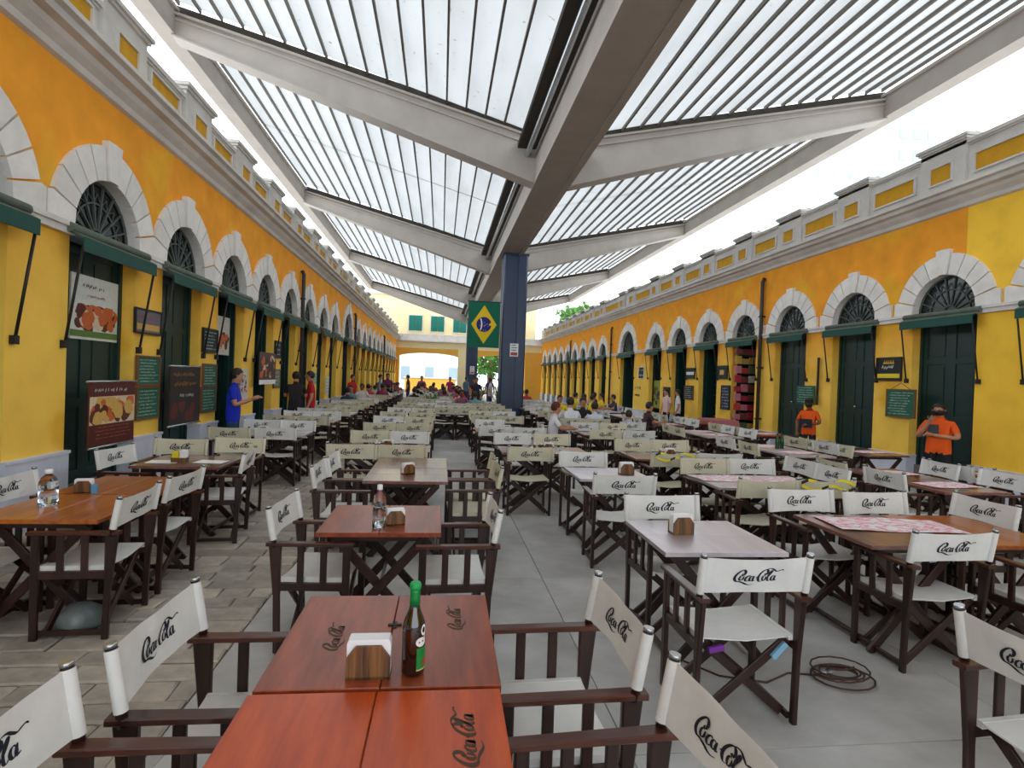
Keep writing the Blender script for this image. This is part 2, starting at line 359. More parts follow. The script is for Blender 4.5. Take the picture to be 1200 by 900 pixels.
# ------------------------------------------------------------------ side walls with arcades
L_ARCH = [(-1.35, 0), (.75, 0), (2.85, 0), (4.95, 0), (7.1, 0), (9.1, 0), (11.1, 0), (13.1, 0), (15.1, 0), (17.15, 0), (19.2, 0), (21.2, 0), (24.2, 1), (27.1, 0),
          (29.2, 0), (31.3, 0), (33.4, 0), (35.5, 0), (37.6, 0), (39.7, 0), (41.8, 0), (43.9, 0), (46, 0), (48.1, 0)]
R_ARCH = [(-2, 0), (.3, 0), (2.5, 0), (4.7, 0), (6.95, 0), (9.15, 0), (11.37, 0), (13.62, 0), (15.85, 0), (18.1, 0), (20.45, 0), (22.85, 0), (26.45, 1), (30.6, 0),
          (32.8, 0), (35, 0), (37.2, 0), (39.4, 0), (41.6, 0), (43.8, 0), (46, 0), (48.2, 0)]
NSEG = 18
def arcade(side, X, arches, m, Hi, Hc, ztop, Hp, pier_z, low_z, pan_z):
    s = 1 if side == 'right' else -1        # outward direction
    wall = MB().use(m)
    D = .27
    def P(dx, y, z): return (X+s*dx, y, z)
    ys = [Y0]
    for a, b in zip(arches[:-1], arches[1:]): ys.append((a[0]+b[0]+(a[1]-b[1])*.33)/2)
    ys.append(Y1)
    for k, (yc, wide) in enumerate(arches):
        r = 1.0 if wide else .65
        a, b = ys[k], ys[k+1]
        for (u, v) in ((a, yc-r), (yc+r, b)):
            wall.quad(P(0, u, 0), P(0, v, 0), P(0, v, Hi), P(0, u, Hi))
            wall.quad(P(0, u, Hi), P(0, v, Hi), P(0, v, ztop), P(0, u, ztop))
        pts = [(yc-r*math.cos(PI*i/NSEG), Hi+r*math.sin(PI*i/NSEG)) for i in range(NSEG+1)]
        for (p, q) in zip(pts[:-1], pts[1:]):
            wall.quad(P(0, p[0], p[1]), P(0, q[0], q[1]), P(0, q[0], ztop), P(0, p[0], ztop))
        # jamb reveals (paint) below, white above
        wall.quad(P(0, yc-r, 0), P(D, yc-r, 0), P(D, yc-r, Hi), P(0, yc-r, Hi))
        wall.quad(P(0, yc+r, 0), P(D, yc+r, 0), P(D, yc+r, Hi), P(0, yc+r, Hi))
        wall.use(M_white2)
        for (p, q) in zip(pts[:-1], pts[1:]): wall.quad(P(0, p[0], p[1]), P(D, p[0], p[1]), P(D, q[0], q[1]), P(0, q[0], q[1]))
        wall.use(m)
        # back wall behind the reveal between openings
        wall.quad(P(D, a, 0), P(D, yc-r, 0), P(D, yc-r, ztop), P(D, a, ztop)); wall.quad(P(D, yc+r, 0), P(D, b, 0), P(D, b, ztop), P(D, yc+r, ztop))
        wall.quad(P(D, yc-r, Hi+r), P(D, yc+r, Hi+r), P(D, yc+r, ztop), P(D, yc-r, ztop))
    wo_ = build('wall_'+side, wall, parent=None, kind='structure')
    # dark rooms behind and the flat roof over them
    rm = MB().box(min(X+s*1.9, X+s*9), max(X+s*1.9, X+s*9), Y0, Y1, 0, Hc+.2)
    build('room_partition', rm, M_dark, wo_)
    rf = MB().box(min(X+s*.1, X+s*12), max(X+s*.1, X+s*12), Y0, Y1, Hc+.05, Hc+.3)
    build('roof_slab', rf, M_cornice, wo_)
    build('room_floor', MB().box(min(X+s*.36, X+s*2), max(X+s*.36, X+s*2), Y0, Y1, 0, .38), M_step, wo_)
    # plinth, one block per pier
    for k in range(len(arches)+1):
        a = Y0 if k == 0 else arches[k-1][0]+(1.0 if arches[k-1][1] else .65)
        b = Y1 if k == len(arches) else arches[k][0]-(1.0 if arches[k][1] else .65)
        t = .045
        mb = MB().box(min(X-s*t, X+s*D), max(X-s*t, X+s*D), a-.012, b+.012, 0, Hp-.03)
        mb.box(min(X-s*(t+.015), X+s*D), max(X-s*(t+.015), X+s*D), a-.02, b+.02, Hp-.03, Hp)
        build('plinth', mb, M_plinth, wo_)
        # impost moulding between the arch rings
        ra = 1.02
        aa = a; bb = b
        if bb-aa > .02:
            mb = MB().box(min(X-s*.05, X), max(X-s*.05, X), aa-.0, bb+.0, Hi-.10, Hi-.03).box(min(X-s*.075, X), max(X-s*.075, X), aa, bb, Hi-.03, Hi+.02)
            build('impost_moulding', mb, M_white, wo_)
    # arch rings: wedge voussoirs, each an object nearby, one ring far away
    ring_cache = {}
    for k, (yc, wide) in enumerate(arches):
        ri, roo = (1.0, 1.36) if wide else (.65, 1.02)
        N = 13 if wide else 11
        if yc < 0: continue
        single = yc < 24
        whole = MB()
        for i in range(N):
            t0 = PI*i/N+.012; t1 = PI*(i+1)/N-.012
            ro_ = roo+(.07 if i == N//2 else 0)
            pr = .075 if i == N//2 else .045
            poly = [(-ri*math.cos(t0), ri*math.sin(t0)), (-ri*math.cos((t0+t1)/2), ri*math.sin((t0+t1)/2)), (-ri*math.cos(t1), ri*math.sin(t1)),
                    (-ro_*math.cos(t1), ro_*math.sin(t1)), (-ro_*math.cos((t0+t1)/2), ro_*math.sin((t0+t1)/2)), (-ro_*math.cos(t0), ro_*math.sin(t0))]
            if i in (0, N-1):      # foot stones are square-cut
                sg = -1 if i == 0 else 1
                if i == 0: poly = [(-ri, -.03), (-ri*math.cos(t1), ri*math.sin(t1)), (-ro_*math.cos(t1)-.01, ro_*math.sin(t1)), (-ro_-.045, ro_*math.sin(t1)-.02), (-ro_-.045, -.03)]
                else: poly = [(ri, -.03), (ri*math.cos(t1-2*t1+PI+.0) if False else ri*math.cos(PI-t0), ri*math.sin(t0)), (ro_*math.cos(PI-t0)+.01, ro_*math.sin(t0)), (ro_+.045, ro_*math.sin(t0)-.02), (ro_+.045, -.03)]
            if single:
                key = (i, wide)
                if key not in ring_cache:
                    ring_cache[key] = MB().prism(poly, 'x', -s*pr, s*.02).mesh('voussoir', M_white2)
                link('voussoir', ring_cache[key], wo_, (X, yc, Hi))
            else: whole.prism([(u+yc, v+Hi) for u, v in poly], 'x', X-s*pr, X+s*.02)
        if not single: build('arch_ring', whole, M_white2, wo_)
    # cornice: stepped profile along the wall
    prof = [(0, Hc-.02), (.05, Hc), (.07, Hc+.06), (.14, Hc+.12), (.17, Hc+.17), (.26, Hc+.19), (.28, Hc+.25), (.34, Hc+.27), (.34, Hc+.32), (0, Hc+.34)]
    mb = MB().prism([(p[0], p[1]) for p in prof], 'y', Y0, Y1)
    mb.v = [(X-s*v[0], v[1], v[2]) for v in mb.v]
    build('trim_1' if side == 'left' else 'trim_2', mb, M_cornice, kind='structure')
    # parapet
    base = Hc+.33; pf = .10
    mb = MB().box(min(X-s*pf, X+s*.25), max(X-s*pf, X+s*.25), Y0, Y1, base, low_z-.06)
    mb.box(min(X-s*(pf+.05), X+s*.3), max(X-s*(pf+.05), X+s*.3), Y0, Y1, low_z-.06, low_z)
    mb.box(min(X-s*(pf+.025), X+s*.3), max(X-s*(pf+.025), X+s*.3), Y0, Y1, low_z-.09, low_z-.06)
    par = build('parapet', mb, M_cornice, wo_)
    seq = [a[0] for a in arches]
    pm = MB().box(min(-s*(pf+.05), s*.3), max(-s*(pf+.05), s*.3), -.46, .46, base, pier_z-.08)
    pm.box(min(-s*(pf+.11), s*.35), max(-s*(pf+.11), s*.35), -.52, .52, pier_z-.05, pier_z)
    pm.box(min(-s*(pf+.08), s*.33), max(-s*(pf+.08), s*.33), -.49, .49, pier_z-.09, pier_z-.05)
    pm.lathe([(.07, 0), (.09, .03), (.05, .06), (.0, .09)], 8, (s*.1, -.38, pier_z))
    pme = pm.mesh('parapet_pier', M_cornice)
    fr = MB().box(min(-s*.02, 0), max(-s*.02, 0), -.21, .21, pan_z[0], pan_z[1]).mesh('ochre_panel', M_panel)
    def frame(hw):
        f = MB(); t = .03; z0, z1 = pan_z; q = lambda a, b, c, d: f.box(min(-s*.05, 0), max(-s*.05, 0), a, b, c, d)
        q(-hw-t, hw+t, z1, z1+t); q(-hw-t, hw+t, z0-t, z0); q(-hw-t, -hw, z0, z1); q(hw, hw+t, z0, z1); return f.mesh('panel_frame', M_cornice)
    frs = frame(.21)
    for k, (yc, wide) in enumerate(arches):
        for dy in ((-.7, .7) if wide else (0,)):
            link('parapet_pier', pme, wo_, (X, yc+dy, 0))
            link('ochre_panel', fr, wo_, (X-s*(pf+.045), yc+dy, 0)); link('panel_frame', frs, wo_, (X-s*(pf+.04), yc+dy, 0))
        if k < len(arches)-1:
            a = yc+(.7 if wide else 0)+.62; b = arches[k+1][0]-(.7 if arches[k+1][1] else 0)-.62
            if b-a > .3:
                hw = (b-a)/2
                f2 = MB().box(min(-s*.02, 0), max(-s*.02, 0), -hw, hw, pan_z[0], pan_z[1]).mesh('ochre_panel', M_panel)
                link('ochre_panel', f2, wo_, (X-s*(pf-.005), (a+b)/2, 0)); link('panel_frame', frame(hw), wo_, (X-s*(pf-.005), (a+b)/2, 0))
    return wo_
WL = arcade('left', X_L, L_ARCH, M_wallL, 3.16, 4.74, 5.1, .85, 5.74, 5.58, (5.2, 5.42))
WR = arcade('right', X_R, R_ARCH, M_wallR, 3.2, 4.95, 5.3, .6, 6.15, 6.03, (5.46, 5.74))

# ------------------------------------------------------------------ doors, fanlights, steps, awnings
def door_leaf(w, h):
    """panelled leaf, face on -x side, width along y, closed"""
    mb = MB().box(0, .045, 0, w, 0, h)
    st = .09
    for a, b in ((0, st), (w-st, w)): mb.box(-.014, 0, a, b, 0, h)
    zz = [0, .12, h*.33, h*.33+.1, h*.72, h*.72+.08, h-.1, h]
    for a, b in ((0, .14), (h*.32, h*.32+.1), (h*.7, h*.7+.09), (h-.1, h)): mb.box(-.014, 0, st, w-st, a, b)
    for a, b in ((.14, h*.32), (h*.32+.1, h*.7), (h*.7+.09, h-.1)):
        mb.box(-.010, 0, st+.05, w-st-.05, a+.05, b-.05)
    return mb
def openings(side, X, arches, Hi):
    s = 1 if side == 'right' else -1
    off = 0 if side == 'left' else 40
    z0 = .42
    leafs = {}
    for k, (yc, wide) in enumerate(arches):
        if yc < 4: continue
        r = 1.0 if wide else .65
        xd = X+s*.2
        # frame and leaves
        dn = link('door_%d' % (k+1+off), None, None, (xd, yc, z0)); dn['kind'] = 'structure'
        H = Hi-z0-.05
        fr = MB()
        for a, b in ((-r, -r+.06), (r-.06, r)): fr.box(-.04, .05, a, b, 0, H)
        fr.box(-.05, .06, -r, r, H-.06, H+.05)
        build('door_frame', fr, M_green, dn, rz=0)
        w = r-.06
        key = (w, H)
        if key not in leafs: leafs[key] = (door_leaf(w, H-.06).mesh('door_leaf', M_green), MB().lathe([(.012, 0), (.012, .03), (.028, .04), (.02, .07), (0, .075)], 8).mesh('door_knob', M_cap))
        lf, kb = leafs[key]
        closed = yc < 10.5 if side == 'left' else yc < 14.5
        for sg in (-1, 1):
            d = link('door_leaf', lf, dn, (0, -w if sg < 0 else 0, 0))
            if s < 0: d.rotation_euler = (0, 0, PI); d.location = (0, 0 if sg < 0 else w, 0)
            if not closed:       # leaves folded inwards against the jambs
                d.rotation_euler = (0, 0, (-PI/2 if s > 0 else PI/2)*(1 if sg > 0 else 1))
                d.location = (.02*s, sg*(r-.09), 0)
                if s < 0: d.location = (-.02-w*0, sg*(r-.09), 0)
                d.rotation_euler = (0, 0, -PI/2) if s > 0 else (0, 0, PI/2)
            if closed and sg > 0 and yc < 14:
                kn = link('door_knob', kb, d, (-.012, .05, 1.0)); kn.rotation_euler = (0, -PI/2, 0)
        # fanlight
        wn = link('window_%d' % (k+1+off), None, None, (X+s*.11, yc, Hi)); wn['kind'] = 'structure'
        g = MB(); poly = [(-r*math.cos(PI*i/16), r*math.sin(PI*i/16)) for i in range(17)]
        g.prism(poly, 'x', *sorted((s*.012, s*.018))); build('pane', g, M_glassdark, wn)
        b_ = MB(); N = 9
        for i in range(1, N):
            t = PI*i/N; b_.bar((0, -.1*math.cos(t), .1*math.sin(t)), (0, -r*math.cos(t), r*math.sin(t)), .018, .03, (1, 0, 0))
        for rr in (.12, r*.62, r-.015):
            pp = [(0, -rr*math.cos(PI*i/14), rr*math.sin(PI*i/14)) for i in range(15)]; b_.tube(pp, .012 if rr < r-.1 else .02, 5)
        # scalloped tracery
        for i in range(N):
            t0, t1 = PI*i/N, PI*(i+1)/N; tm = (t0+t1)/2; q = r*.80
            b_.tube([(0, -r*.62*math.cos(t0), r*.62*math.sin(t0)), (0, -q*math.cos(tm), q*math.sin(tm)), (0, -r*.62*math.cos(t1), r*.62*math.sin(t1))], .008, 4)
        build('glazing_bars', b_, mat('grey_green_bars', S(84, 92, 88), .6), wn)
        # step
        st = MB().box(min(X-s*.02, X+s*.36), max(X-s*.02, X+s*.36), yc-r+.01, yc+r-.01, 0, .2).box(min(X+s*.12, X+s*.36), max(X+s*.12, X+s*.36), yc-r+.01, yc+r-.01, .2, .42)
        build('doorstep', st, M_step, dn, loc=(-xd, -yc, -z0))
        # awning
        aw = r+.10
        d = .19
        an = thing('awning', '', 'awning', (X, yc, Hi), 0, 'green awnings over the %s arcade' % side)
        a1 = MB()
        a1.quad((0, -aw, -.02), (0, aw, -.02), (-s*d, aw, -.12), (-s*d, -aw, -.12)); a1.quad((0, -aw, -.035), (0, aw, -.035), (-s*d, aw, -.135), (-s*d, -aw, -.135))
        for q in (-aw, aw): a1.quad((0, q, -.02), (-s*d, q, -.12), (-s*d, q, -.135), (0, q, -.035))
        a1.quad((-s*d, -aw, -.12), (-s*d, aw, -.12), (-s*d, aw, -.135), (-s*d, -aw, -.135))
        build('canopy', a1, M_awnroll, an)
        a2 = MB().box(min(-s*d, -s*(d+.012)), max(-s*d, -s*(d+.012)), -aw, aw, -.27, -.125); build('valance', a2, M_awn, an)
        a3 = MB().tube([(-s*.07, -aw-.03, -.035), (-s*.07, aw+.03, -.035)], .05, 10); build('roller', a3, M_awnroll, an)
        for q in (-aw+.02, aw-.02):
            a4 = MB().tube([(-s*(d-.01), q, -.2), (-s*.03, q, -1.22)], .014, 6).box(min(-s*.05, 0), max(-s*.05, 0), q-.03, q+.03, -1.26, -1.18)
            build('support_rod', a4, M_iron, an)
        idx = [a[0] for a in arches if a[0] >= 4].index(yc)
        an['label'] = 'green awning over the wide arch halfway along the %s arcade' % side if wide else \
            'green roller awning with iron rods over the %s archway from the front, %s arcade' % (ORD[idx], side)
openings('left', X_L, L_ARCH, 3.16)
openings('right', X_R, R_ARCH, 3.2)

# drainpipes
for (x, y, z1, lab) in ((X_R-.09, 14.85, 4.75, 'dark drainpipe on the right wall between the third and fourth awnings'), (X_R-.09, 28.9, 4.6, 'thin dark drainpipe on right wall just beyond the wide arch'),
                   (X_R-.09, 38.3, 4.5, 'farthest thin drainpipe on the right wall'), (X_L+.09, 16.1, 4.45, 'dark drainpipe on the left wall nearest the front'),
                   (X_L+.09, 25.75, 4.35, 'dark drainpipe on left wall just beyond the wide arch'), (X_L+.09, 38.65, 4.3, 'farthest thin drainpipe on the left wall')):
    s = 1 if x > 0 else -1
    t = thing('drainpipe', lab, 'drainpipe', (x, y, 0))
    build('pipe', MB().tube([(0, 0, 0), (0, 0, z1-.1), (s*.05, 0, z1)], .05, 8), M_pipe, t)
    for z in (.9, 2.3, 3.7): build('clamp', MB().box(min(s*.09, -s*.055), max(s*.09, -s*.055), -.06, .06, z-.02, z+.02), M_iron, t)

# ------------------------------------------------------------------ end wall with two wide openings, upper storey
ew = MB().use(M_cream)
yE = Y1
def ebox(m, x0, x1, z0, z1, y0=yE, y1=yE+.6): ew.use(m); ew.box(x0, x1, y0, y1, z0, z1)
ebox(M_ochre, -6.5, -3.56, 0, 4.1); ebox(M_cream, 1.44, 3.0, 0, 4.1); ebox(M_ochre, 7.3, 11, 0, 4.1)
for (a, b) in ((-3.56, 1.44), (3.0, 7.3)):
    ew.use(M_ochre)
    for i in range(12):
        u0 = a+(b-a)*i/12; u1 = a+(b-a)*(i+1)/12; fz = lambda u: 3.45+.28*math.sin(PI*(u-a)/(b-a))**.7
        n = len(ew.v)
        ew.v += [(u0, yE, fz(u0)), (u1, yE, fz(u1)), (u1, yE, 4.1), (u0, yE, 4.1), (u0, yE+.6, fz(u0)), (u1, yE+.6, fz(u1)), (u1, yE+.6, 4.1), (u0, yE+.6, 4.1)]
        ew.face([n, n+1, n+2, n+3]); ew.face([n+5, n+4, n+7, n+6]); ew.face([n, n+4, n+5, n+1])
ebox(M_cream, -6.5, 11, 4.1, 4.66); ebox(M_cornice, -6.5, 11, 4.66, 4.78, yE-.18, yE+.6); ebox(M_white, -6.5, 11, 4.78, 5.3)
ebox(M_cream, -7.5, 8.2, 5.3, 8.6, yE+.3, yE+4)
ebox(M_white, -7.7, 8.4, 8.6, 8.8, yE+.1, yE+4)
WE = build('wall_back', ew, kind='structure')
for i, xx in enumerate((-2.3, -.42, 1.5, 3.4, 5.3)):
    wn = link('window_%d' % (90+i), None, None, (xx, yE+.3, 5.6)); wn['kind'] = 'structure'
    for sg in (-1, 1):
        m = MB().box(0, .55, -.05, 0, 0, 1.3)
        for k in range(9): m.box(.05, .5, -.065, -.045, .08+k*.135, .15+k*.135)
        build('shutter', m, M_shut, wn, (-.56 if sg < 0 else .01, 0, 0))
    build('window_frame', MB().box(-.64, -.57, -.06, .02, -.08, 1.38).box(.57, .64, -.06, .02, -.08, 1.38).box(-.64, .64, -.06, .02, 1.31, 1.38).box(-.64, .64, -.08, .02, -.08, -.01), M_white, wn)

# street beyond: white facade, low ochre wall, trees
t = thing('street_building', 'pale washed-out building across the street seen through the left opening', 'building', (-2, 74, 0))
m = MB().use(mat('pale_facade', S(232, 234, 236), .8)); m.box(-10, 6, 0, 8, 0, 12); build('facade', m, None, t)
for i in range(5):
    for z in (1.2, 4.6, 8.0): build('window', MB().box(-9+i*3, -7.9+i*3, -.05, .02, z, z+1.7), mat('pale_blue_window', S(150, 172, 182), .4), t)
t = thing('boundary_wall', 'low ochre street wall with white coping behind the left opening', 'wall', (-1.5, 66, 0))
build('wall_body', MB().box(-2.5, 3.2, 0, .3, 0, 1.45), M_ochre, t); build('coping', MB().box(-2.6, 3.3, -.08, .38, 1.45, 1.6), M_white, t)
def blob_tree(name, lab, loc, h, rad, n=420, trunk=True, leaf=.5, cat='tree', sq=.8):
    t = thing(name, lab, cat, loc)
    rr = random.Random(int(loc[0]*100+loc[1]))
    if trunk:
        tr = MB().tube([(0, 0, 0), (.1, 0, h*.3), (0, .1, h*.62)], [.22*rad/2, .17*rad/2, .1*rad/2], 8)
        for i in range(6):
            a = i*1.05; tr.tube([(0, 0, h*.35+i*.05), (math.cos(a)*rad*.5, math.sin(a)*rad*.5, h*.7)], [.07*rad/2, .03*rad/2], 6)
        build('trunk', tr, M_brownframe, t)
    lv = MB()
    for i in range(n):
        d = Vector((rr.gauss(0, 1), rr.gauss(0, 1), rr.gauss(0, 1))).normalized()*rad*(rr.uniform(.35, 1)**.6)
        d.z *= sq; lump = .8+.25*math.sin(d.x*2.7/rad*2)*math.cos(d.y*2.1/rad*2+1)
        c = Vector((0, 0, h-rad*sq*.9))+d*lump
        u = Vector((rr.gauss(0, 1), rr.gauss(0, 1), rr.gauss(0, 1))).normalized(); v = u.cross(Vector((rr.gauss(0, 1), rr.gauss(0, 1), rr.gauss(0, 1)))).normalized()
        q = leaf*rr.uniform(.5, 1)
        lv.quad(c-u*q, c-v*q*.5, c+u*q, c+v*q*.5)
    o = link('foliage', lv.mesh('foliage', M_leaf, fix=False), t); o['kind'] = 'stuff'
    return t
blob_tree('street_tree', 'bright green tree beyond the opening right of the second column', (5.2, 62, 0), 6.2, 3.3, 1500, leaf=.35)
blob_tree('street_tree', 'lower pale green tree in the street beside the bright one', (8.8, 64, 0), 5.0, 2.8, 1100, leaf=.35)
blob_tree('street_tree', 'green treetop rising above the right parapet at the far end', (14.6, 62, 0), 10.2, 2.6, 1400, leaf=.4)

# ------------------------------------------------------------------ distant tower blocks (right), distance haze mixed into their colours
Mt1 = mat('tower_white_haze_tint', S(226, 232, 236), .8, noise=.05, nscale=.2); Mt2 = mat('tower_pale_blue_haze_tint', S(176, 206, 222), .8, noise=.05, nscale=.2); Mtw = mat('tower_glass_haze_tint', S(150, 168, 178), .3)
t = thing('apartment_tower', 'tall pale blue and white apartment tower above right parapet', 'building', (60, 90, 0))
build('white_block', MB().box(0, 9, 0, 14, 0, 42), Mt1, t); build('blue_block', MB().box(9, 23, -1.5, 14, 0, 50), Mt2, t); build('penthouse', MB().box(12, 20, 2, 12, 50, 53), Mt1, t)
build('roof_slab', MB().box(8.5, 23.6, -2, 14.5, 49.3, 50), Mt1, t)
for i in range(3):
    for j in range(5):
        f = MB().box(.9+i*2.8, 2.3+i*2.8, -.12, .05, 23.5+j*3.4, 25.2+j*3.4); f = build('window_frame', f, Mt1, t)
        build('pane', MB().box(1.1+i*2.8, 2.1+i*2.8, -.16, -.1, 23.7+j*3.4, 25.0+j*3.4), Mtw, f)
for i in range(3):
    for j in range(6): build('window', MB().box(15+i*2.6, 16.3+i*2.6, -1.62, -1.4, 26+j*3.7, 27.6+j*3.7), Mtw, t)
build('stair_panel', MB().box(14.0, 14.25, -1.7, -1.4, 0, 49), Mt1, t)
t = thing('office_block', 'small white block far off, left of the tower above the right parapet', 'building', (49, 92, 0))
build('facade', MB().box(0, 9, 0, 10, 0, 29.7), Mt1, t); build('roof_edge', MB().box(-.3, 9.3, -.3, 10, 29.7, 30.3), Mt2, t)
t = thing('white_block', 'low white apartment block right of the pale blue tower', 'building', (83.5, 94, 0))
build('facade', MB().box(0, 16, 0, 12, 0, 46.5), Mt1, t)
for i in range(4): build('window', MB().box(1.5+i*3.6, 3+i*3.6, -.1, .05, 42.5, 44.4), Mtw, t)

# ------------------------------------------------------------------ the butterfly canopy
ceil = link('ceiling', None); ceil['kind'] = 'structure'
XS1, XS2, ZS, DS = 1.97, 2.76, 6.22, .98
XEL, ZEL, XER, ZER = -6.15, 8.73, 10.92, 8.48
R0, DR = 13.16, 11.66
RY = [R0+DR*k for k in range(-2, 4)]
yA, yB = RY[0]-2, RY[-1]+.4
sp = MB().use(M_steelw); sp.box(XS1, XS2, yA, yB, ZS, ZS+DS)
sp.box(XS1-.02, XS1+.12, yA, yB, ZS-.03, ZS); sp.box(XS2-.12, XS2+.02, yA, yB, ZS-.03, ZS)
build('spine_beam', sp, None, ceil)
g = MB().box(XS1-.42, XS1, yA, yB, ZS+DS-.22, ZS+DS-.1).box(XS2, XS2+.45, yA, yB, ZS+DS-.22, ZS+DS-.1)
build('gutter', g, M_gutter, ceil)
build('gutter_pipe', MB().tube([(XS1-.2, yA, ZS+.62), (XS1-.2, yB, ZS+.62)], .06, 8), M_cap, ceil)
def rafter(x0, z0, x1, z1, y, d0, d1):
    m = MB()
    w = .16
    poly = [(x0, z0), (x1, z1), (x1, z1+d1), (x0, z0+d0)]
    m.prism(poly, 'y', y-w, y+w)
    # bottom flange and top flange
    m.prism([(x0, z0-.04), (x1, z1-.04), (x1, z1), (x0, z0)], 'y', y-w-.06, y+w+.06)
    m.prism([(x0, z0+d0), (x1, z1+d1), (x1, z1+d1+.05), (x0, z0+d0+.05)], 'y', y-w-.08, y+w+.08)
    m.prism([(x0, z0+d0-.16), (x1, z1+d1-.1), (x1, z1+d1-.06), (x0, z0+d0-.12)], 'y', y-w-.05, y+w+.05)
    return m
DT = .42
for y in RY:
    build('rafter', rafter(XS1, ZS+.02, XEL+.3, ZEL, y, .95, DT), M_steelw, ceil)
    build('rafter', rafter(XS2, ZS+.02, XER-.3, ZER, y, .95, DT), M_steelw, ceil)
    build('rafter_ledge', MB().prism([(XS1, ZS+1.04), (XEL+.3, ZEL+DT+.08), (XEL+.3, ZEL+DT+.24), (XS1, ZS+1.2)], 'y', y-.12, y+.12), M_gutter, ceil)
    build('rafter_ledge', MB().prism([(XS2, ZS+1.04), (XER-.3, ZER+DT+.08), (XER-.3, ZER+DT+.24), (XS2, ZS+1.2)], 'y', y-.12, y+.12), M_gutter, ceil)
for (x, z, s) in ((XEL, ZEL, 1), (XER, ZER, -1)):
    m = MB().box(min(x, x+s*.36), max(x, x+s*.36), yA, yB, z, z+.5); m.box(min(x-s*.05, x+s*.42), max(x-s*.05, x+s*.42), yA, yB, z+.5, z+.56)
    build('eave_beam', m, M_steelw, ceil)
NP = 17
for side in (0, 1):
    xa, za = (XS1-.3, ZS+1.22) if side == 0 else (XS2+.35, ZS+1.22)
    xb, zb = (XEL+.4, ZEL+DT+.3) if side == 0 else (XER-.4, ZER+DT+.3)
    for k in range(NP+1):
        x = xa+(xb-xa)*k/NP; z = za+(zb-za)*k/NP
        for b in range(len(RY)-1):
            y0, y1 = RY[b]+.12, RY[b+1]-.12
            key = ('pur', b)
            if key not in slab_cache: slab_cache[key] = MB().box(-.021, .021, 0, y1-y0, -.075, 0).mesh('purlin', M_purlin)
            link('purlin', slab_cache[key], ceil, (x, y0, z))
            if k < NP:
                xn = xa+(xb-xa)*(k+1)/NP; zn = za+(zb-za)*(k+1)/NP
                key = ('sh', side, b)
                if key not in slab_cache:
                    dx, dz = xn-x, zn-z; m = MB(); sg = 1 if dx > 0 else -1
                    m.quad((sg*.012, 0, .004), (dx-sg*.012, 0, dz+.004), (dx-sg*.012, y1-y0, dz+.004), (sg*.012, y1-y0, .004))
                    m.quad((dx*.5-sg*.012, .0, dz*.5+.02), (dx*.5+sg*.012, .0, dz*.5+.02), (dx*.5+sg*.012, y1-y0, dz*.5+.02), (dx*.5-sg*.012, y1-y0, dz*.5+.02)) if False else None
                    slab_cache[key] = m.mesh('roof_sheet', M_roof)
                link('roof_sheet', slab_cache[key], ceil, (x, y0, z))
# lap bars halfway along each bay
for b in range(len(RY)-1):
    ym = (RY[b]+RY[b+1])/2
    for (xa, za, xb, zb) in ((XS1-.3, ZS+1.24, XEL+.4, ZEL+DT+.32), (XS2+.35, ZS+1.24, XER-.4, ZER+DT+.32)):
        build('sheet_lap', MB().bar((xa, ym, za+.004), (xb, ym, zb+.004), .05, .01), M_purlin, ceil)

# columns
def column(x, y, w, lab):
    t = thing('roof_column', lab, 'column', (x, y, 0)); h = ZS
    m = MB(); a = w/2; n = a*.22; q = a*.12
    poly = [(-a+q, -a), (-n, -a), (-n, -a+.05), (n, -a+.05), (n, -a), (a-q, -a), (a, -a+q), (a, -n), (a-.05, -n), (a-.05, n), (a, n), (a, a-q), (a-q, a), (-a+q, a), (-a, a-q), (-a, n), (-a+.05, n), (-a+.05, -n), (-a, -n), (-a, -a+q)]
    m.prism(poly, 'z', .0, h); build('shaft', m, M_bluecol, t)
    build('base_plate', MB().box(-a-.1, a+.1, -a-.1, a+.1, 0, .06), M_bluecol, t)
    build('capital_plate', MB().box(-a-.03, a+.03, -a-.03, a+.03, h-.07, h), M_bluecol, t)
    return t
column(2.53, 20.8, .86, 'large navy blue column under the canopy spine, nearest the camera')
column(2.3, 44.1, .86, 'navy blue column under the canopy spine, farther away behind the flag')
def notice(x, y, z, lab, w=.3, h=.46):
    t = thing('safety_notice', lab, 'sign', (x, y, z))
    build('plate', MB().box(-w/2, w/2, -.006, 0, -h/2, h/2), M_mdf, t)
    m = MB()
    for k in range(4): m.box(-w*.36, w*.36*(1 if k % 2 else .7), -.010, -.006, h*.34-k*.09, h*.34+.03-k*.09)
    build('print_lines', m, mat('grey_print', S(110, 120, 140), .7), t)
    build('red_band', MB().box(-w*.4, w*.4, -.010, -.006, -h*.42, -h*.2), mat('red_print', S(190, 70, 70), .7), t)
notice(2.56, 20.8-.436, 2.78, 'small white notice fixed on the near navy column')
notice(2.35, 44.1-.436, 2.3, 'small white notice fixed on the far navy column', .34, .6)

